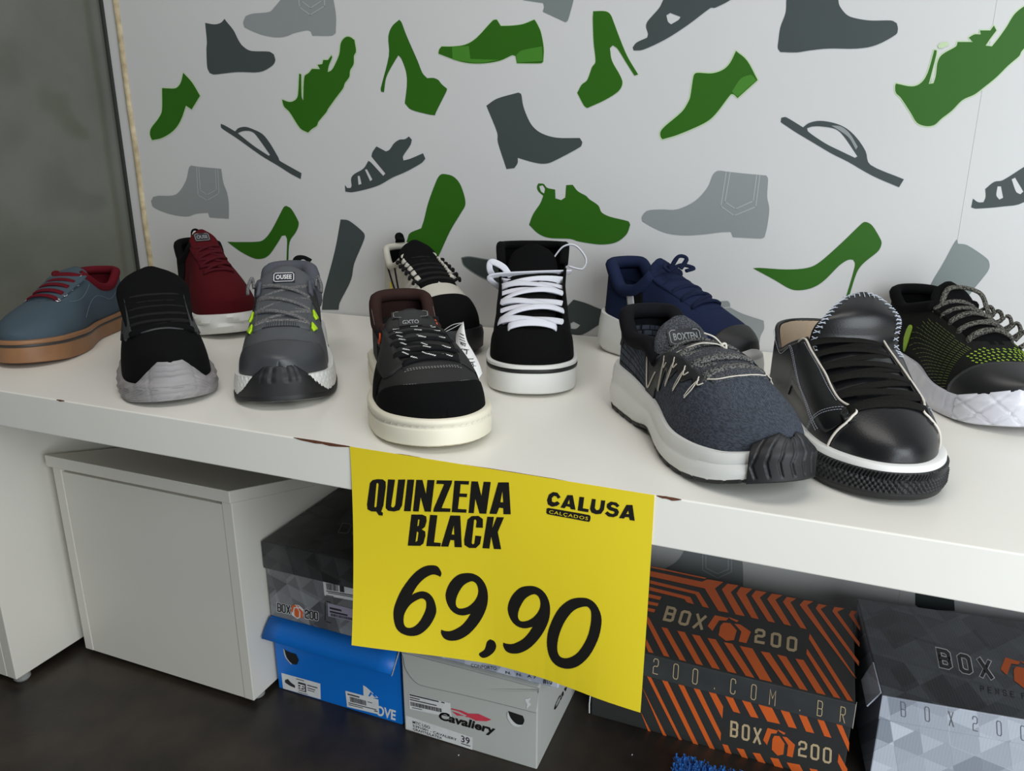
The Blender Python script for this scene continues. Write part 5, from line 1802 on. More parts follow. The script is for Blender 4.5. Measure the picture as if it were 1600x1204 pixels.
# ================================================================== 5 black casual shoe with price tag
s = Shoe('casual_shoe', 'black casual shoe with cream sole and white price tag', (-0.0941, 0.2619), -53.50, .288, sc=1.061,
         sole_top=[(0, .033), (.4, .029), (.75, .028), (1, .032)], sole_bot=[(0, .003), (.1, 0), (.75, 0), (1, .006)],
         topline=[(0, .102), (.07, .100), (.2, .074), (.31, .074)], uc=.41, uv=.825, g0=.029, g1=.027, blunt=.45, rt=.24, pt=2.5, bend=.008, wscale=1.05,
         ridge=[(0, .2), (.2, .19), (.34, .140), (.44, .106), (.55, .094), (.68, .083), (.8, .073), (.9, .062), (1, .054)])
K5L = fabric('black_trek_lace', (30, 30, 31), (20, 20, 21), .9, 1500)
K5O = mat('orange_loop', (214, 84, 40), .5)
K5T = mat('grey_thread', (150, 148, 142), .8)
s.upper(K_NUBUCK)
s.lining(K_BROWN)
s.collar(K_BROWN, .0072, .0072, off=-.004, drop=.03)
s.toe_patch(lambda p: .918 - .165 * min(1, abs(p) / .9) ** 2.2, K_BLACKS, 'toe_guard')
for sd in (1, -1):
    s.patch(lambda a, b, sd=sd: (lambda u: (u, sd * (float(s.psic(u)) + .01 + (.30 + .14 * (1 - a)) * b)))(.33 + .48 * a), K_NUBUCK, 'eyestay', 26, 8)
    s.patch(lambda a, b, sd=sd: (lambda u: (u, s.rel(u, .5 + .48 * b, sd)))(.30 + .45 * a), K_BLACKS, 'side_panel', 26, 8)
s.band('cupsole', K_CREAM, [(0, -.003), (.03, .0005), (.10, .0032), (.62, .0036), (.68, .0030), (.70, .0022), (.76, .0022), (.80, .0034), (.93, .0034), (1, .0016), (1, -.006)], nt=200)
s.band('outsole_lip', mat('cream_tread', (214, 200, 168), .7), [(0, -.004), (.3, .0012), (1, .0015)], zlo=lambda u: s.zb(u) - 0.0, zhi=lambda u: s.zb(u) + .0030, disp=lambda t, u, k: -.0012 * (np.sin(t * 60) > .2), nt=300)
mm = Mesh()
t, u, side, P, Nn = s.outline(150)
for i in range(0, 150, 2):
    z = float(s.zb(u[i]) + (s.zt(u[i]) - s.zb(u[i])) * .73)
    T = np.array([-Nn[i][1], Nn[i][0]])
    c = P[i] + Nn[i] * .0026
    sweep(mm, [np.array([*(c - T * .0012), z]), np.array([*(c + T * .0012), z + .0006])], np.array([*Nn[i], 0]), .0004, .0004, 4)
tag(s.obj(mm, 'sole_stitching', K_WHITE, False), kind='stuff')
s.tongue(K_NUBUCK, (.113, .097), .029, .030, .006, round_=.2)
s.tongue_label(.84, .93, -.013, .011, K_NUBUCK, 'GXTO', M_LGREY)
s.tongue_label(.93, .985, -.020, .020, K_NUBUCK, None, None, K5T, 'tongue_edge')
mm, dash = Mesh(), Mesh()


def trek(a, b, h):
    s.lace_span(mm, a, b, .0031, .0020, h)
    (A, NA), (B_, NB) = a, b
    up = unit(NA + NB)
    ax = unit(np.cross(B_ - A, up))
    along = unit(B_ - A)
    for x in (.22, .5, .78):
        c = A * (1 - x) + B_ * x + up * (h * (1 - abs(2 * x - 1) ** 2.4) + .0021)
        for kk in range(4):
            c2 = c + along * (.0017 * (kk - 1.5)) + ax * (.0011 * (kk - 1.5))
            sweep(dash, [c2 - along * .0010, c2 + along * .0010], up, .0006, .0004, 4)


for i in range(6):
    trek(s.eye(i, 6, 1, lo=.02), s.eye(i, 6, -1, lo=.02), .0075)
    if i < 5:
        trek(s.eye(i, 6, 1, lo=.02), s.eye(i + 1, 6, -1, lo=.02), .0050)
s.obj(mm, 'laces', K5L)
tag(s.obj(dash, 'lace_flecks', K_WHITE, False), kind='stuff')
for sd in (1, -1):
    p, nn = s.eye(4, 5, sd, off=.001, inset=.013)
    p = p + (np.array([-.004, 0, .002]) if sd < 0 else np.array([-.010, -.006, .012]))
    a = np.linspace(.2, 2 * PI - .2, 14)
    e1 = unit(np.cross(nn, np.array([0, 0, 1.0])))
    e2 = np.cross(nn, e1)
    mm = Mesh()
    sweep(mm, np.array([p + nn * .0015 + e1 * .0055 * math.cos(x) + e2 * .0048 * math.sin(x) for x in a]), nn, .0016, .0012, 6)
    s.obj(mm, 'orange_lace_ring', K5O)
    s.tube([p + nn * .001, p + nn * .006 + np.array([-.004, -sd * .003, .006]), p + nn * .004 + np.array([.004, -sd * .010, .002]), s.eye(4, 5, sd)[0]], K5L, 'lace_end', .0022)
s.stitch([[(.832, -.30), (.846, 0), (.832, .30)], [(.837, -.34), (.851, 0), (.837, .34)], [(.86, -.60), (.925, 0), (.86, .60)], [(.02, s.rel(.02, .12)), (.10, s.rel(.1, .12)), (.25, s.rel(.25, .12))], [(.02, s.rel(.02, .12, -1)), (.10, s.rel(.1, .12, -1)), (.25, s.rel(.25, .12, -1))]], K5T, step=.0028, length=.0016, w=.00025)
shoe5 = s

# ================================================================== 6 cream and black sneaker behind it
s = Shoe('sneaker', 'cream and black sneaker with black toe against the wall', (-0.2429, 0.5241), -43.55, .268, sc=1.015,
         sole_top=[(0, .046), (.4, .040), (.75, .034), (1, .040)], sole_bot=[(0, .006), (.1, 0), (.7, 0), (1, .010)],
         topline=[(0, .126), (.07, .124), (.2, .100), (.31, .106)], uc=.40, uv=.71, g0=.024, g1=.022, blunt=.5, bend=.002,
         ridge=[(0, .22), (.2, .21), (.34, .165), (.44, .137), (.55, .119), (.71, .096), (.8, .088), (.9, .079), (1, .070)])
K6 = fabric('cream_textile', (204, 200, 188), (188, 184, 172), .85, 900)
K6Y = mat('yellow_accent', (224, 204, 30), .5)
s.upper(K6)
s.lining(K_BLACK)
s.collar(K6, .0055, .0055, off=-.002)
s.toe_patch(lambda p: .855 - .10 * min(1, abs(p) / .9) ** 2, K_BLACK, 'toe_cap')
s.band('midsole', K_RUBK, [(0, -.002), (.1, .002), (.7, .003), (1, .001), (1, -.006)])
s.tongue(K_BLACK, (.085, .140), .027, .032, .007)
mm = Mesh()
for i in range(6):
    s.lace_span(mm, s.eye(i, 6, 1), s.eye(i, 6, -1), .0030, .0022, .0065)
    for sd in (1, -1):
        p, nn = s.eye(i, 6, sd, off=.003)
        sweep(mm, bez([p - nn * .002, p + nn * .004 + np.array([.002, sd * .003, 0]), p + np.array([.001, sd * .007, -.002])], 6), nn, .0026, .0022, 8)
s.obj(mm, 'laces', K_LACEK)
for sd in (1, -1):
    for i in range(5):
        a, na = s.eye(i, 6, sd, off=.0025, inset=.003)
        b, nb = s.eye(i + 1, 6, sd, off=.0025, inset=.003)
        s.tube([a * .8 + b * .2, (a + b) / 2 + na * .0015, a * .2 + b * .8], K6, 'webbing_loop', .0018, .0038, nrm=na)
    s.piping([(.12, s.rel(.12, .1, sd)), (.24, s.rel(.24, .4, sd)), (.36, s.rel(.36, .85, sd))], K_LACEK, .0016, 'side_cord')
    s.piping([(.30, s.rel(.3, .05, sd)), (.33, s.rel(.33, .4, sd)), (.40, s.rel(.4, .85, sd))], K_LACEK, .0016, 'side_cord')
    s.piping([(.22, s.rel(.22, .5, sd)), (.24, s.rel(.24, .75, sd)), (.25, s.rel(.25, .95, sd))], K6Y, .0012, 'accent_line', flat=.002)
tp = s.S(np.array([0.0]), np.array([float(s.phic(0.0))]), np.array([1.0]))[0]
s.tube([tp + np.array([.002, 0, -.004]), tp + np.array([-.001, 0, .008]), tp + np.array([.004, -.002, .014]), tp + np.array([.010, -.003, .010])], K_BLACK, 'pull_tab', .0012, .008, nrm=(1, 0, .3))

# ================================================================== 7 black high-top with white laces
s = Shoe('high_top_sneaker', 'black suede high-top sneaker with loose white laces', (0.0097, 0.4771), -69.96, .278, sc=1.022,
         sole_top=[(0, .034), (.4, .032), (.75, .034), (1, .038)], sole_bot=[(0, .002), (.1, 0), (.8, 0), (1, .004)],
         topline=[(0, .142), (.1, .143), (.2, .146)], uc=.28, uv=.87, g0=.037, g1=.034, blunt=.40, rt=.25, pt=2.8, bend=.002, lean=.02, flare=.26,
         width=[(0, .038), (.13, .041), (.38, .043), (.70, .053), (.86, .051), (1, .043)],
         square=[(0, 3.4), (.3, 3.0), (.5, 2.7), (.7, 2.4), (1, 2.4)],
         ridge=[(0, .30), (.2, .28), (.30, .205), (.38, .165), (.46, .140), (.55, .117), (.63, .104), (.70, .096), (.8, .084), (.9, .071), (1, .060)])
s.upper(K_BLACKS)
s.lining(K_BLACK, umax=.42)
s.collar(K_BLACK, .006, .006, off=-.003)
s.band('foxing', K_WHITE, [(0, -.002), (.03, .0008), (.10, .0018), (.70, .0022), (.735, .0018)], nt=200)
s.band('foxing_stripe', K_RUBK, [(.735, .0018), (.75, .0024), (.86, .0024), (.875, .0018)], caps=False)
s.band('foxing_lip', K_WHITE, [(.875, .0018), (.89, .0024), (.98, .0022), (1, .0010), (1, -.006)], caps=False)
s.tongue(K_BLACK, (.074, .150), .026, .036, .007, round_=.2)
for sd in (1, -1):
    s.patch(lambda a, b, sd=sd: (lambda u: (u, sd * (float(s.psic(u)) + .008 + .10 * b)))(.29 + .575 * a), K_BLACK, 'eyestay', 30, 6)
s.toe_patch(lambda p: .886 - .19 * min(1, abs(p) / .9) ** 1.6, K_BLACKS, 'toe_cap')
mm = Mesh()
NE = 8
for i in range(NE - 1):
    h = .0075 + .001 * (i % 3)
    s.lace_span(mm, s.eye(i, NE, -1, off=.003, lo=.018, hi=-.02), s.eye(i, NE, 1, off=.003, lo=.018, hi=-.02), .0056, .0011, h, wob=.0045 * (1 if i % 2 else -.3))
    if i:
        sd = 1 if i % 2 else -1
        s.lace_span(mm, s.eye(i - 1, NE, sd, off=.003, lo=.018, hi=-.02), s.eye(i, NE, -sd, off=.003, lo=.018, hi=-.02), .0054, .0011, h + .0045, wob=-.003)
p, nn = s.eye(NE - 2, NE, -1, off=.004, lo=.018, hi=-.02)
q_, nq = s.eye(NE - 1, NE, 1, off=.004, lo=.018, hi=-.02)
sweep(mm, bez([p - np.array([.004, -.004, .010]), p + nn * .008 + np.array([0, 0, .006]), (p + q_) / 2 + np.array([.014, 0, .002]), q_ + nq * .003 + np.array([.004, 0, -.008])], 9), (nn + nq), .0043, .0011, 8)
p2 = s.eye(NE - 1, NE, -1, off=.004, lo=.018, hi=-.02)[0]
sweep(mm, bez([p2 + np.array([.010, -.002, -.016]), p2 + np.array([.014, -.008, -.004]), p2 + np.array([.012, -.006, .006]), p2 + np.array([.018, .010, .0]), p2 + np.array([.024, .022, -.012]), (p + q_) / 2 + np.array([.022, .002, -.012])], 8), np.array([.8, -.3, .5]), .0044, .0011, 8)
# stiff loop standing out beside the collar
sweep(mm, bez([q_ + np.array([-.010, -.022, .006]), q_ + np.array([-.006, -.008, .024]), q_ + np.array([-.002, .008, .026]), q_ + np.array([.003, .022, .010]), q_ + np.array([.004, .018, -.004]), q_ + np.array([.002, .0, -.001])], 9), np.array([.95, .1, .3]), .0012, .0028, 8)
s.obj(mm, 'laces', K_WLACE)

# ================================================================== 8 navy runner at the back
s = Shoe('running_shoe', 'navy blue running shoe with white heel sole at the back', (0.1273, 0.4985), -36.84, .272, sc=0.980,
         sole_top=[(0, .060), (.25, .050), (.5, .038), (.8, .034), (1, .044)], sole_bot=[(0, .010), (.12, 0), (.7, 0), (.85, .003), (1, .014)],
         topline=[(0, .130), (.06, .129), (.2, .098), (.31, .100)], uc=.40, uv=.73, g0=.023, g1=.020, blunt=.60, bend=-.002,
         ridge=[(0, .24), (.2, .22), (.34, .165), (.44, .135), (.55, .116), (.68, .098), (.8, .085), (.9, .077), (1, .070)])
K8 = fabric('navy_knit', (34, 44, 74), (23, 31, 55), .85, 1300)
K8L = fabric('navy_lace', (30, 39, 66), (19, 26, 46), .85, 1500)
s.upper(K8)
s.lining(K8)
s.collar(K8, .009, .009, off=-.003, drop=.02)
s.band('midsole', K_WHITE, [(0, -.004), (.05, .0), (.2, .005), (.5, .0045), (.8, .003), (1, .0008), (1, -.006)], disp=lambda t, u, k: -.0007 * (abs(((k * 3 + u * 3) % 1) - .5) < .06), nt=240)
s.toe_patch(lambda p: .90 - .05 * min(1, abs(p)) ** 2, K_RUBK, 'toe_cap')
s.bumper('toe_guard', mat('grey_white_rubber', (196, 196, 194), .5), .7, None, lambda x: .052 - .020 * abs(x) ** 1.4, off=.003)
s.tongue(K8, (.094, .138), .024, .028, .008)
mm = Mesh()
for i in range(5):
    s.lace_span(mm, s.eye(i, 5, 1), s.eye(i, 5, -1), .0030, .0022, .0075)
    if i < 4:
        s.lace_span(mm, s.eye(i, 5, -1), s.eye(i + 1, 5, 1), .0030, .0022, .0055)
c = (s.eye(4, 5, 1)[0] + s.eye(4, 5, -1)[0]) / 2 + np.array([.004, 0, .010])
for dy, dz, dx in ((.020, .016, .010), (.026, .004, .018), (-.022, .008, .014)):
    sweep(mm, bez([c, c + np.array([dx * .4, dy * .5, dz * .9 + .004]), c + np.array([dx, dy, dz]), c + np.array([dx * .9, dy * .55, dz * .2])], 8), np.array([.3, .2, .9]), .0032, .0024, 8)
s.obj(mm, 'laces', K8L)
s.patch(lambda a, b: (.24 + .055 * a + .02 * b, s.rel(.24 + .055 * a, .06 + .42 * b, -1)), mat('silver_tape', (200, 200, 204), .5, (150, 150, 156), nscale=900), 'side_tab', 6, 10, off=.001)
s.patch(lambda a, b: (.30 + .05 * a + .02 * b, s.rel(.30 + .05 * a, .06 + .42 * b, -1)), K_BLACK, 'side_tab_edge', 6, 10, off=.001)

# ================================================================== 9 heather grey runner with thick white midsole
s = Shoe('running_shoe', 'charcoal heather knit running shoe with thick white midsole', (0.2211, 0.2520), -54.28, .290, sc=0.990,
         sole_top=[(0, .053), (.2, .050), (.4, .041), (.7, .033), (.88, .036), (1, .046)], sole_bot=[(0, .010), (.10, .0), (.28, .0), (.42, .006), (.55, .001), (.72, 0), (.86, .005), (1, .020)],
         topline=[(0, .112), (.06, .111), (.18, .090), (.30, .092)], uc=.40, uv=.745, g0=.030, g1=.028, blunt=.55, rt=.24, bend=.012, pt=2.2,
         ridge=[(0, .23), (.2, .21), (.34, .162), (.44, .133), (.55, .117), (.67, .101), (.8, .085), (.9, .075), (1, .068)])
K9 = mat('heather_knit', (88, 94, 106), .9, (13, 14, 18), nscale=170, kind='knit', coords='UV', bump=.6, bscale=170, bkind='knit', bdist=.0012, contrast=1.0, spec=.2)
K9L = mat('speckled_lace', (36, 38, 42), .9, (112, 111, 107), nscale=620, kind='voronoi', contrast=.3, bump=.4, bscale=1000)
K9B = fabric('black_lining', (24, 24, 28), (16, 16, 18), .85, 1200)
K9T = mat('heather_padding', (78, 81, 87), .9, (20, 22, 26), nscale=900, kind='voronoi', contrast=.4, bump=.5, bscale=900)
K9F = mat('black_film', (26, 27, 29), .5)
K9W = mat('cream_piping', (206, 198, 184), .6)
s.upper(K9)
s.lining(K9B)
s.collar(K9B, .0085, .0085, off=-.003, drop=.02)
s.band('midsole', K_WHITE, [(0, .000), (.05, .0025), (.15, .0050), (.35, .0055), (.55, .0040), (.62, .0026), (.7, .0032), (.9, .0020), (1, .0004), (1, -.006)], zlo=lambda u: s.zb(u) + .003, nt=240)
s.band('outsole', K_RUBK, [(0, -.001), (.3, .0030), (1, .0036)], zhi=lambda u: s.zb(u) + .0050, disp=lambda t, u, k: -.0018 * (np.sin(t * 44) > .86), nt=300)
s.bumper('toe_guard', K_RUBK, .42, None, lambda x: .066 - .022 * max(0, abs(x) - .2) ** 1.2, off=.0074, nt=120, nk=30,
         disp=lambda x, k: -.0012 * (math.sin(x * 22 + 7 * abs(k - .45)) > .72) * (k > .12))
s.tongue(K9T, (.098, .117), .027, .034, .010, round_=.35)
s.tongue_label(.78, .90, -.018, .018, K9F, 'BOXTEN', M_LGREY, M_LGREY)
for sd in (1, -1):
    s.patch(lambda a, b, sd=sd: (lambda u: (u, sd * (float(s.psic(u)) + .008 + (.08 + .10 * abs(math.sin(a * PI * 4.5)) + .12 * (1 - a)) * b)))(s.uc - .06 + (s.uv - s.uc + .04) * a), K9F, 'eyestay', 40, 6)
    for i in range(4):
        u, ps = s.eyelet_uv(i, 5)
        P0_ = (u - .004, sd * (ps + .02))
        s.piping([P0_, (u - .014, sd * (ps + .16)), (u - .020, sd * (ps + .25))], K9W, .0005, 'cord_loop', off=.0022)
        s.piping([P0_, (u - .004, sd * (ps + .15)), (u - .017, sd * (ps + .26))], K9W, .0005, 'cord_loop', off=.0022)
        s.piping([(u - .012, sd * (ps + .00)), (u + .004, sd * (ps + .07)), (u + .018, sd * (ps + .01))], K9W, .0006, 'eyestay_piping', off=.0022)
    s.piping([(.34, sd * (float(s.psic(.34)) + .01)), (.36, sd * (float(s.psic(.36)) + .17)), (.42, sd * (float(s.psic(.42)) + .10))], K9W, .0008, 'eyestay_piping', off=.0022)
    s.patch(lambda a, b, sd=sd: (.10 + .020 * b + .016 * abs(a - .5) * -2, s.rel(.10, .35 + .35 * a, sd)), K9F, 'side_chevron', 12, 4)
s.toe_patch(lambda p: 1.0, K9, 'x') if False else None
s.patch(lambda a, b: (.735 + .022 * b * (1 - (2 * a - 1) ** 2) + .008, (2 * a - 1) * .30), K9F, 'throat_film', 24, 4)
s.piping([(.730, -.36), (.756, -.24), (.767, 0.0), (.756, .24), (.730, .36)], K9W, .0007, 'throat_piping', off=.0016)
mm = Mesh()
for i in range(5):
    s.lace_span(mm, s.eye(i, 5, 1), s.eye(i, 5, -1), .0046, .0019, .0085 + .0022 * i, wob=.003 * (-1) ** i)
    if i < 4:
        s.lace_span(mm, s.eye(i, 5, 1), s.eye(i + 1, 5, -1), .0046, .0019, .0062 + .0022 * i)
s.obj(mm, 'laces', K9L)
shoe9 = s

# ================================================================== 10 black leather shoe with tall tongue
s = Shoe('leather_sneaker', 'black leather sneaker with tall stitched tongue and white piping', (0.3915, 0.3245), -70.25, .286, sc=0.988,
         sole_top=[(0, .032), (.4, .031), (.75, .032), (1, .034)], sole_bot=[(0, .003), (.1, 0), (.8, 0), (1, .004)],
         topline=[(0, .096), (.07, .094), (.2, .074), (.31, .086)], uc=.43, uv=.87, g0=.036, g1=.034, blunt=.38, rt=.25, pt=2.5, bend=-.002, width=[(0, .040), (.13, .045), (.38, .048), (.70, .0550), (.86, .0515), (1, .042)],
         ridge=[(0, .19), (.2, .18), (.34, .150), (.43, .128), (.55, .110), (.70, .090), (.8, .079), (.9, .068), (1, .057)])
K10C = fabric('cream_lining', (222, 202, 178), (206, 186, 160), .85, 900)
K10L = fabric('black_flat_lace', (34, 33, 31), (16, 16, 15), .9, 1100, .6)
K10P = mat('white_piping', (220, 212, 200), .55)
K10T = mat('pale_thread', (186, 192, 204), .7)
s.upper(K_LEATHER)
s.lining(K10C)
s.collar(K_LEATHER, .0022, .0022, off=-.0004)


def knurl(t, u, k):
    f = np.clip((np.asarray(u) - .70) / .10, 0, 1)
    if k < .22 or k > .80:
        return np.zeros_like(t)
    if k > .62:
        return f * .0009 * np.sign(np.sin(t * 180 + k * 30))
    return f * .0016 * (np.abs(np.sin(t * 62 + k * 17)) + np.abs(np.sin(t * 62 - k * 17)) - 1.0)


s.band('foxing', K_RUBK, [(0, -.001), (.03, .0030), (.14, .0042)] + [(.16 + .64 * j / 26, .0042 if j > 16 else .0048) for j in range(27)] + [(.82, .0030)], disp=knurl, nt=760)
s.band('foxing_stripe', K_WHITE, [(.80, .0012), (.83, .0028), (.96, .0026), (1, .0012), (1, -.006)], caps=False)
s.tongue(K_LEATHER, (.100, .142), .039, .048, .0035, curve=.22, round_=.50, dy=.022, mid=(.128, .124))
mm = Mesh()
for sd in (1, -1):
    prev = None
    for kq in range(30):
        q0 = .60 + .40 * kq / 29
        x = q0 * (len(s.tongue_c) - 1)
        w = np.interp(x, range(len(s.tongue_w)), s.tongue_w)
        a = s.on_tongue(min(q0, .995), sd * w * .985, .0006)
        b = s.on_tongue(min(q0 + (.012 if kq % 2 else -.012), .985), sd * max(0, w * .985 - .0055), .0006)
        sweep(mm, [a, b], np.array([.6, 0, .8]), .00045, .00045, 4)
        if prev is not None and kq % 2 == 0:
            pass
        prev = a
wt = s.tongue_w[-4]
for j in range(9):
    y = -wt * .8 + 1.6 * wt * j / 8
    a, b = s.on_tongue(.992, y * .75, .0006), s.on_tongue(.955 + .006 * (j % 2), y * .8 + .001, .0006)
    sweep(mm, [a, b], np.array([.6, 0, .8]), .00045, .00045, 4)
tag(s.obj(mm, 'tongue_stitching', K10T, False), kind='stuff')
for sd in (1, -1):
    e = lambda u: sd * (float(s.psic(u)) + .012)
    s.patch(lambda a, b, sd=sd: (lambda u: (u, sd * (float(s.psic(u)) + .005 + (.34 + .06 * a) * b)))(.40 + .46 * a), K_LEATHER, 'eyestay', 28, 8)
    s.piping([(.395, e(.395)), (.43, e(.435)), (.50, e(.50)), (.58, e(.58)), (.66, e(.66)), (.79, e(.79)), (.855, sd * .37), (.868, sd * .46), (.872, sd * .58), (.862, sd * .78), (.848, sd * .99)], K10P, .0011, 'piping', off=.0014)
    s.stitch([[(.33, s.rel(.33, .04, sd)), (.38, s.rel(.38, .3, sd)), (.52, s.rel(.52, .58, sd)), (.64, .80 * sd), (.78, .90 * sd)], [(.338, s.rel(.338, .04, sd)), (.388, s.rel(.388, .28, sd)), (.528, s.rel(.528, .56, sd)), (.648, .785 * sd), (.785, .87 * sd)],
              [(.70, sd * .98), (.74, sd * .78), (.79, sd * .60), (.828, sd * .46)], [(.708, sd * .98), (.748, sd * .79), (.797, sd * .62), (.832, sd * .49)],
              [(.44, s.rel(.44, .06, sd)), (.52, s.rel(.52, .06, sd)), (.62, s.rel(.62, .07, sd)), (.79, s.rel(.79, .08, sd))], [(.02, s.rel(.02, .1, sd)), (.10, s.rel(.1, .1, sd)), (.24, s.rel(.24, .12, sd)), (.33, s.rel(.33, .1, sd))]], K10T, step=.0030, length=.0019, w=.0003, off=.0022)
mm = Mesh()
for i in range(6):
    s.lace_span(mm, s.eye(i, 6, 1, off=.003), s.eye(i, 6, -1, off=.003), .0046, .0011, .0085, wob=.002 * (-1) ** i)
    if i < 5:
        s.lace_span(mm, s.eye(i, 6, -1, off=.003), s.eye(i + 1, 6, 1, off=.003), .0045, .0011, .0062)
s.obj(mm, 'laces', K10L)
s.rings(6, K_RUBK, .0030, .0010)

# ================================================================== 11 black and green runner at the right edge
s = Shoe('running_shoe', 'black mesh running shoe flecked with lime green at right edge', (0.5102, 0.5345), -69.05, .285, sc=0.978,
         sole_top=[(0, .040), (.4, .034), (.75, .028), (1, .036)], sole_bot=[(0, .005), (.1, 0), (.7, 0), (.88, .003), (1, .010)],
         topline=[(0, .107), (.06, .105), (.2, .090), (.31, .096)], uc=.42, uv=.73, g0=.024, g1=.020, blunt=.60, rt=.24, pt=2.6, bend=.006,
         ridge=[(0, .21), (.2, .2), (.34, .155), (.44, .122), (.55, .105), (.68, .088), (.8, .075), (.9, .066), (1, .060)])
K11 = fabric('black_mesh', (34, 35, 32), (20, 21, 20), .85, 1200)
K11F = mat('black_gloss_film', (30, 30, 31), .38)
K11G = mat('lime_print', (150, 186, 48), .6)
K11D = mat('olive_print', (92, 106, 40), .6)
K11L = mat('flecked_lace', (33, 33, 32), .9, (108, 105, 96), nscale=620, kind='voronoi', contrast=.28, bump=.4, bscale=1000)
K11S = mat('milky_rubber', (222, 222, 228), .35, (206, 206, 216), nscale=40, trans=.15)
s.upper(K11)
s.lining(K_BLACK)
s.collar(K_BLACK, .007, .007, off=-.002)
s.toe_patch(lambda p: .865 - .10 * min(1, abs(p) / .9) ** 1.5, K11F, 'toe_overlay')
s.band('midsole', K11S, [(0, -.002), (.06, .0010), (.25, .0030), (.45, .0034), (.5, .0022), (.75, .0026), (1, .0006), (1, -.006)], disp=lambda t, u, k: -.0009 * (np.sin(t * 34) > .90) * (k > .3), nt=300)
s.bumper('toe_guard', K11S, .85, None, lambda x: .056 - .026 * abs(x) ** 1.2, off=.0034, nt=80, nk=30, disp=lambda x, k: -.0009 * (math.sin(x * 16 + k * 9) > .9) - .0009 * (math.sin(x * 16 - k * 9) > .93))
s.tongue(K_BLACK, (.098, .128), .023, .028, .007)
dots, olive = Mesh(), Mesh()
for i in range(34):
    for j in range(60):
        u = .30 + .55 * i / 33
        ps = -.95 + 1.9 * (j + .5 * (i % 2)) / 60
        pc = float(s.psic(u))
        if abs(ps) < pc + .14 and u < .77:
            continue
        if u > .862 - .10 * min(1, abs(ps) / .9) ** 1.5:
            continue
        lime = u > .76 and abs(ps) < .45
        if lime and j % 2:
            continue
        if not lime and i % 2:
            continue
        side_ok = ps < 0 and (u < .74 and abs(ps) > .34)
        if not (lime or side_ok or (ps > .25 and u > .7)):
            continue
        g = .0055 if lime else .006
        P, Nn = s.path([(u - g * (.7 if lime else 2.0), ps - .010), (u + g * (.7 if lime else 2.0), ps + .010)], .0004, 3, False)
        sweep(dots if lime else olive, P, Nn, .0008 if lime else .0004, .0003, 4)
tag(s.obj(dots, 'lime_flecks', K11G, False), kind='stuff')
tag(s.obj(olive, 'olive_flecks', K11D, False), kind='stuff')
s.patch(lambda a, b: (.27 + .05 * a, -(float(s.psic(.29)) + .16 + (.10 * math.sin(PI * a) ** .7) * (b - .3) - .08 * a)), K11G, 'side_flash', 12, 5)
mm = Mesh()
for i in range(5):
    s.lace_span(mm, s.eye(i, 5, -1), s.eye(i, 5, 1), .0033, .0024, .0105, wob=-.006 + .003 * (i % 2))
    if i < 4:
        s.lace_span(mm, s.eye(i, 5, -1), s.eye(i + 1, 5, 1), .0033, .0024, .0070)
    p, nn = s.eye(i, 5, 1)
    sweep(mm, bez([p, p + nn * .010 + np.array([.0, .003, .003]), p + nn * .008 + np.array([.010, .004, -.004]), p + np.array([.012, 0, -.005])], 6), nn, .0028, .0022, 8)
a, na = s.eye(4, 5, -1)
b, nb = s.eye(4, 5, 1)
sweep(mm, bez([a + np.array([.0, .010, .004]), (a + b) / 2 + np.array([-.012, -.004, .026]), b + np.array([-.006, 0, .022]), b + np.array([.008, .006, .002]), b + np.array([.020, .006, -.010])], 8), np.array([.3, .2, 1]), .0034, .0024, 8)
s.obj(mm, 'laces', K11L)

# ------------------------------------------------------------------ price tag on the casual shoe
def world_of(sh, p):
    M_ = Matrix.Translation(sh.root.location) @ sh.root.rotation_euler.to_matrix().to_4x4()
    return np.array(M_ @ Vector(p))


TAGD = np.array([math.cos(YAW), math.sin(YAW), 0])


def at_depth(px, py, d):
    r_ = ray(px, py)
    return CAM + r_ * d


anchor = world_of(shoe5, shoe5.eye(4, 5, 1, off=.004)[0])
d0 = float(((anchor - CAM) @ ROT)[1])
corners = [at_depth(x, y, d0 + dd) for x, y, dd in ((724, 502, -.004), (729, 530, -.014), (748, 566, -.026), (753.5, 583, -.032), (740, 604, -.040), (724, 570, -.030), (714, 545, -.018), (713, 522, -.006))]
tagE = empty('price_tag', tuple(corners[0]))
tag(tagE, 'small white handwritten price tag tied to the black casual shoe', 'price tag')
m = Mesh()
lft, rgt = [corners[0], corners[7], corners[6], corners[5], corners[4]], [corners[0], corners[1], corners[1] * .5 + corners[2] * .5, corners[2], corners[3]]
lft, rgt = bez(lft, 5), bez(rgt, 5)
o0 = np.array(tagE.location)
m.add([p - o0 for p in lft] + [p - o0 for p in rgt], [(i, i + 1, len(lft) + i + 1, len(lft) + i) for i in range(len(lft) - 1)])
o = m.build('tag_card', M_WHITE, tagE, True)
weld(o)
solid(o, .0004, 0)
LT, RT = lft, rgt


def tag_put(v, w):
    x = min(max(v, 0), 1) * (len(LT) - 1)
    i = min(int(x), len(LT) - 2)
    f = x - i
    l, r_ = LT[i] * (1 - f) + LT[i + 1] * f, RT[i] * (1 - f) + RT[i + 1] * f
    p = l * (1 - w) + r_ * w
    return p + (CAM - p) / np.linalg.norm(CAM - p) * .0009 - o0


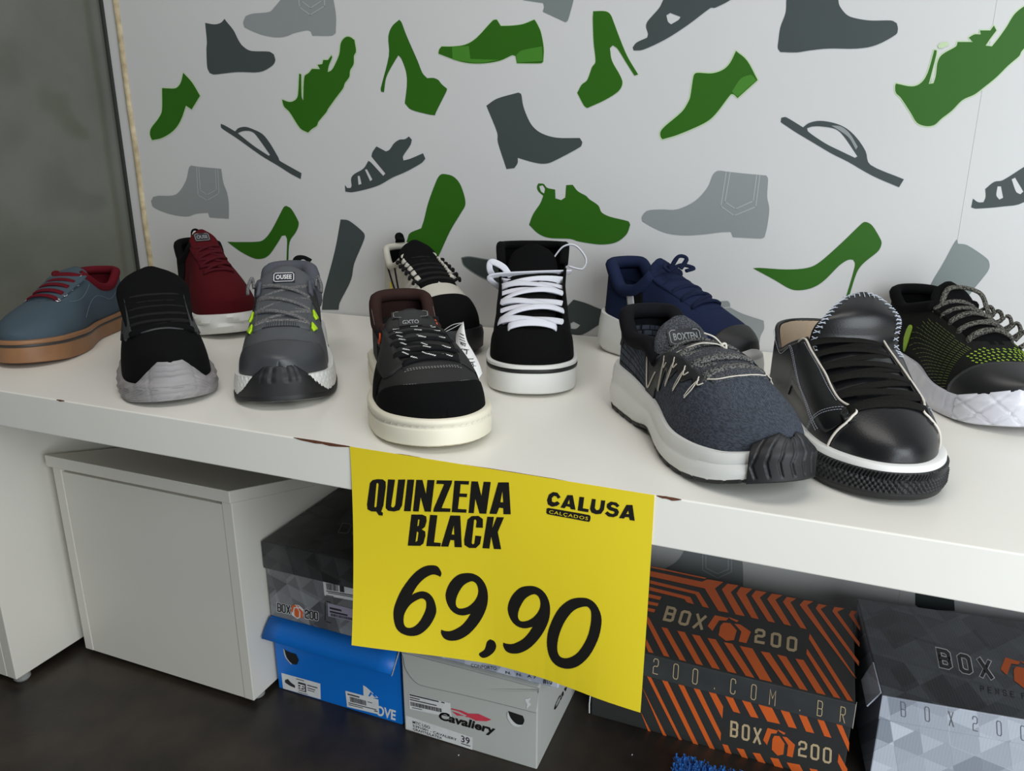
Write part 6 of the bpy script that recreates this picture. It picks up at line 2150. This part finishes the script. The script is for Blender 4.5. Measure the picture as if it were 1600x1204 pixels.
m = Mesh()
for v, txt, h, x0, wd in ((.42, '40', .07, .30, .40), (.58, '17', .09, .25, .45), (.80, '8.', .07, .45, .30)):
    text_mesh(m, txt, (v, x0), (0, wd), (-h, 0), lambda a, b: tag_put(a, b), bold=.01)
for v in (.20, .25, .30, .35, .48, .66, .72):
    m.add([tag_put(v, .3), tag_put(v, .8), tag_put(v + .012, .8), tag_put(v + .012, .3)], [(0, 1, 2, 3)])
m.build('tag_writing', M_INK, tagE)
m = Mesh()
K_STR = mat('clear_string', (196, 196, 194), .4)
for dz in (.0, .004):
    mid = (anchor + corners[0]) / 2 + np.array([0, 0, -.001 + dz])
    sweep(m, bez([anchor + np.array([0, 0, dz * .3]), mid, corners[0] * .9 + corners[7] * .1], 8) - o0, np.array([0, 0, 1.0]), .0004, .0004, 5)
m.build('tag_string', K_STR, tagE)

# ------------------------------------------------------------------ white tag cord on the heather runner
A0 = world_of(shoe9, shoe9.eye(3, 5, -1, off=.006)[0])
d9 = float(((world_of(shoe9, shoe9.eye(3, 5, 1, off=.006)[0]) - CAM) @ ROT)[1]) - .030
knot = at_depth(1131, 542, d9)
ts = empty('tag_cord', tuple(knot))
tag(ts, 'white plastic tag cord knotted through the heather runner laces', 'cord')
K_CORD = mat('white_cord', (214, 208, 196), .5)
m = Mesh()
B0 = world_of(shoe9, shoe9.eye(4, 5, 1, off=.010)[0])
sweep(m, bez([at_depth(1052, 553, d9 + .004), at_depth(1090, 537, d9 - .008), at_depth(1118, 537, d9 - .006), knot], 10) - knot, np.array([0, 0, 1.0]), .0006, .0006, 6)
sweep(m, bez([at_depth(1100, 520, d9 + .0), at_depth(1117, 527, d9 - .004), knot], 10) - knot, np.array([0, 0, 1.0]), .0008, .0008, 6)
m.build('cord_loop', K_CORD, ts, True)
m = Mesh()
sweep(m, bez([knot, at_depth(1150, 570, d9 + .004), at_depth(1172, 596, d9 + .012), at_depth(1191, 622, d9 + .022)], 10) - knot, np.array([0, 0, 1.0]), .0013, .0010, 6)
sweep(m, bez([knot + np.array([.001, 0, .001]), at_depth(1152, 569, d9 + .003), at_depth(1175, 597, d9 + .011), at_depth(1194, 620, d9 + .022)], 10) - knot, np.array([0, 0, 1.0]), .0008, .0008, 6)
m.build('cord_tail', K_CORD, ts, True)
m = Mesh()
a = np.linspace(0, 2 * PI, 14, endpoint=False)
sweep(m, np.stack([.0022 * np.cos(a), .0012 * np.sin(a * 2), .0034 * np.sin(a)], -1), np.array([0, 1.0, 0]), .0012, .0012, 6, True)
m.build('cord_knot', K_CORD, ts, True)
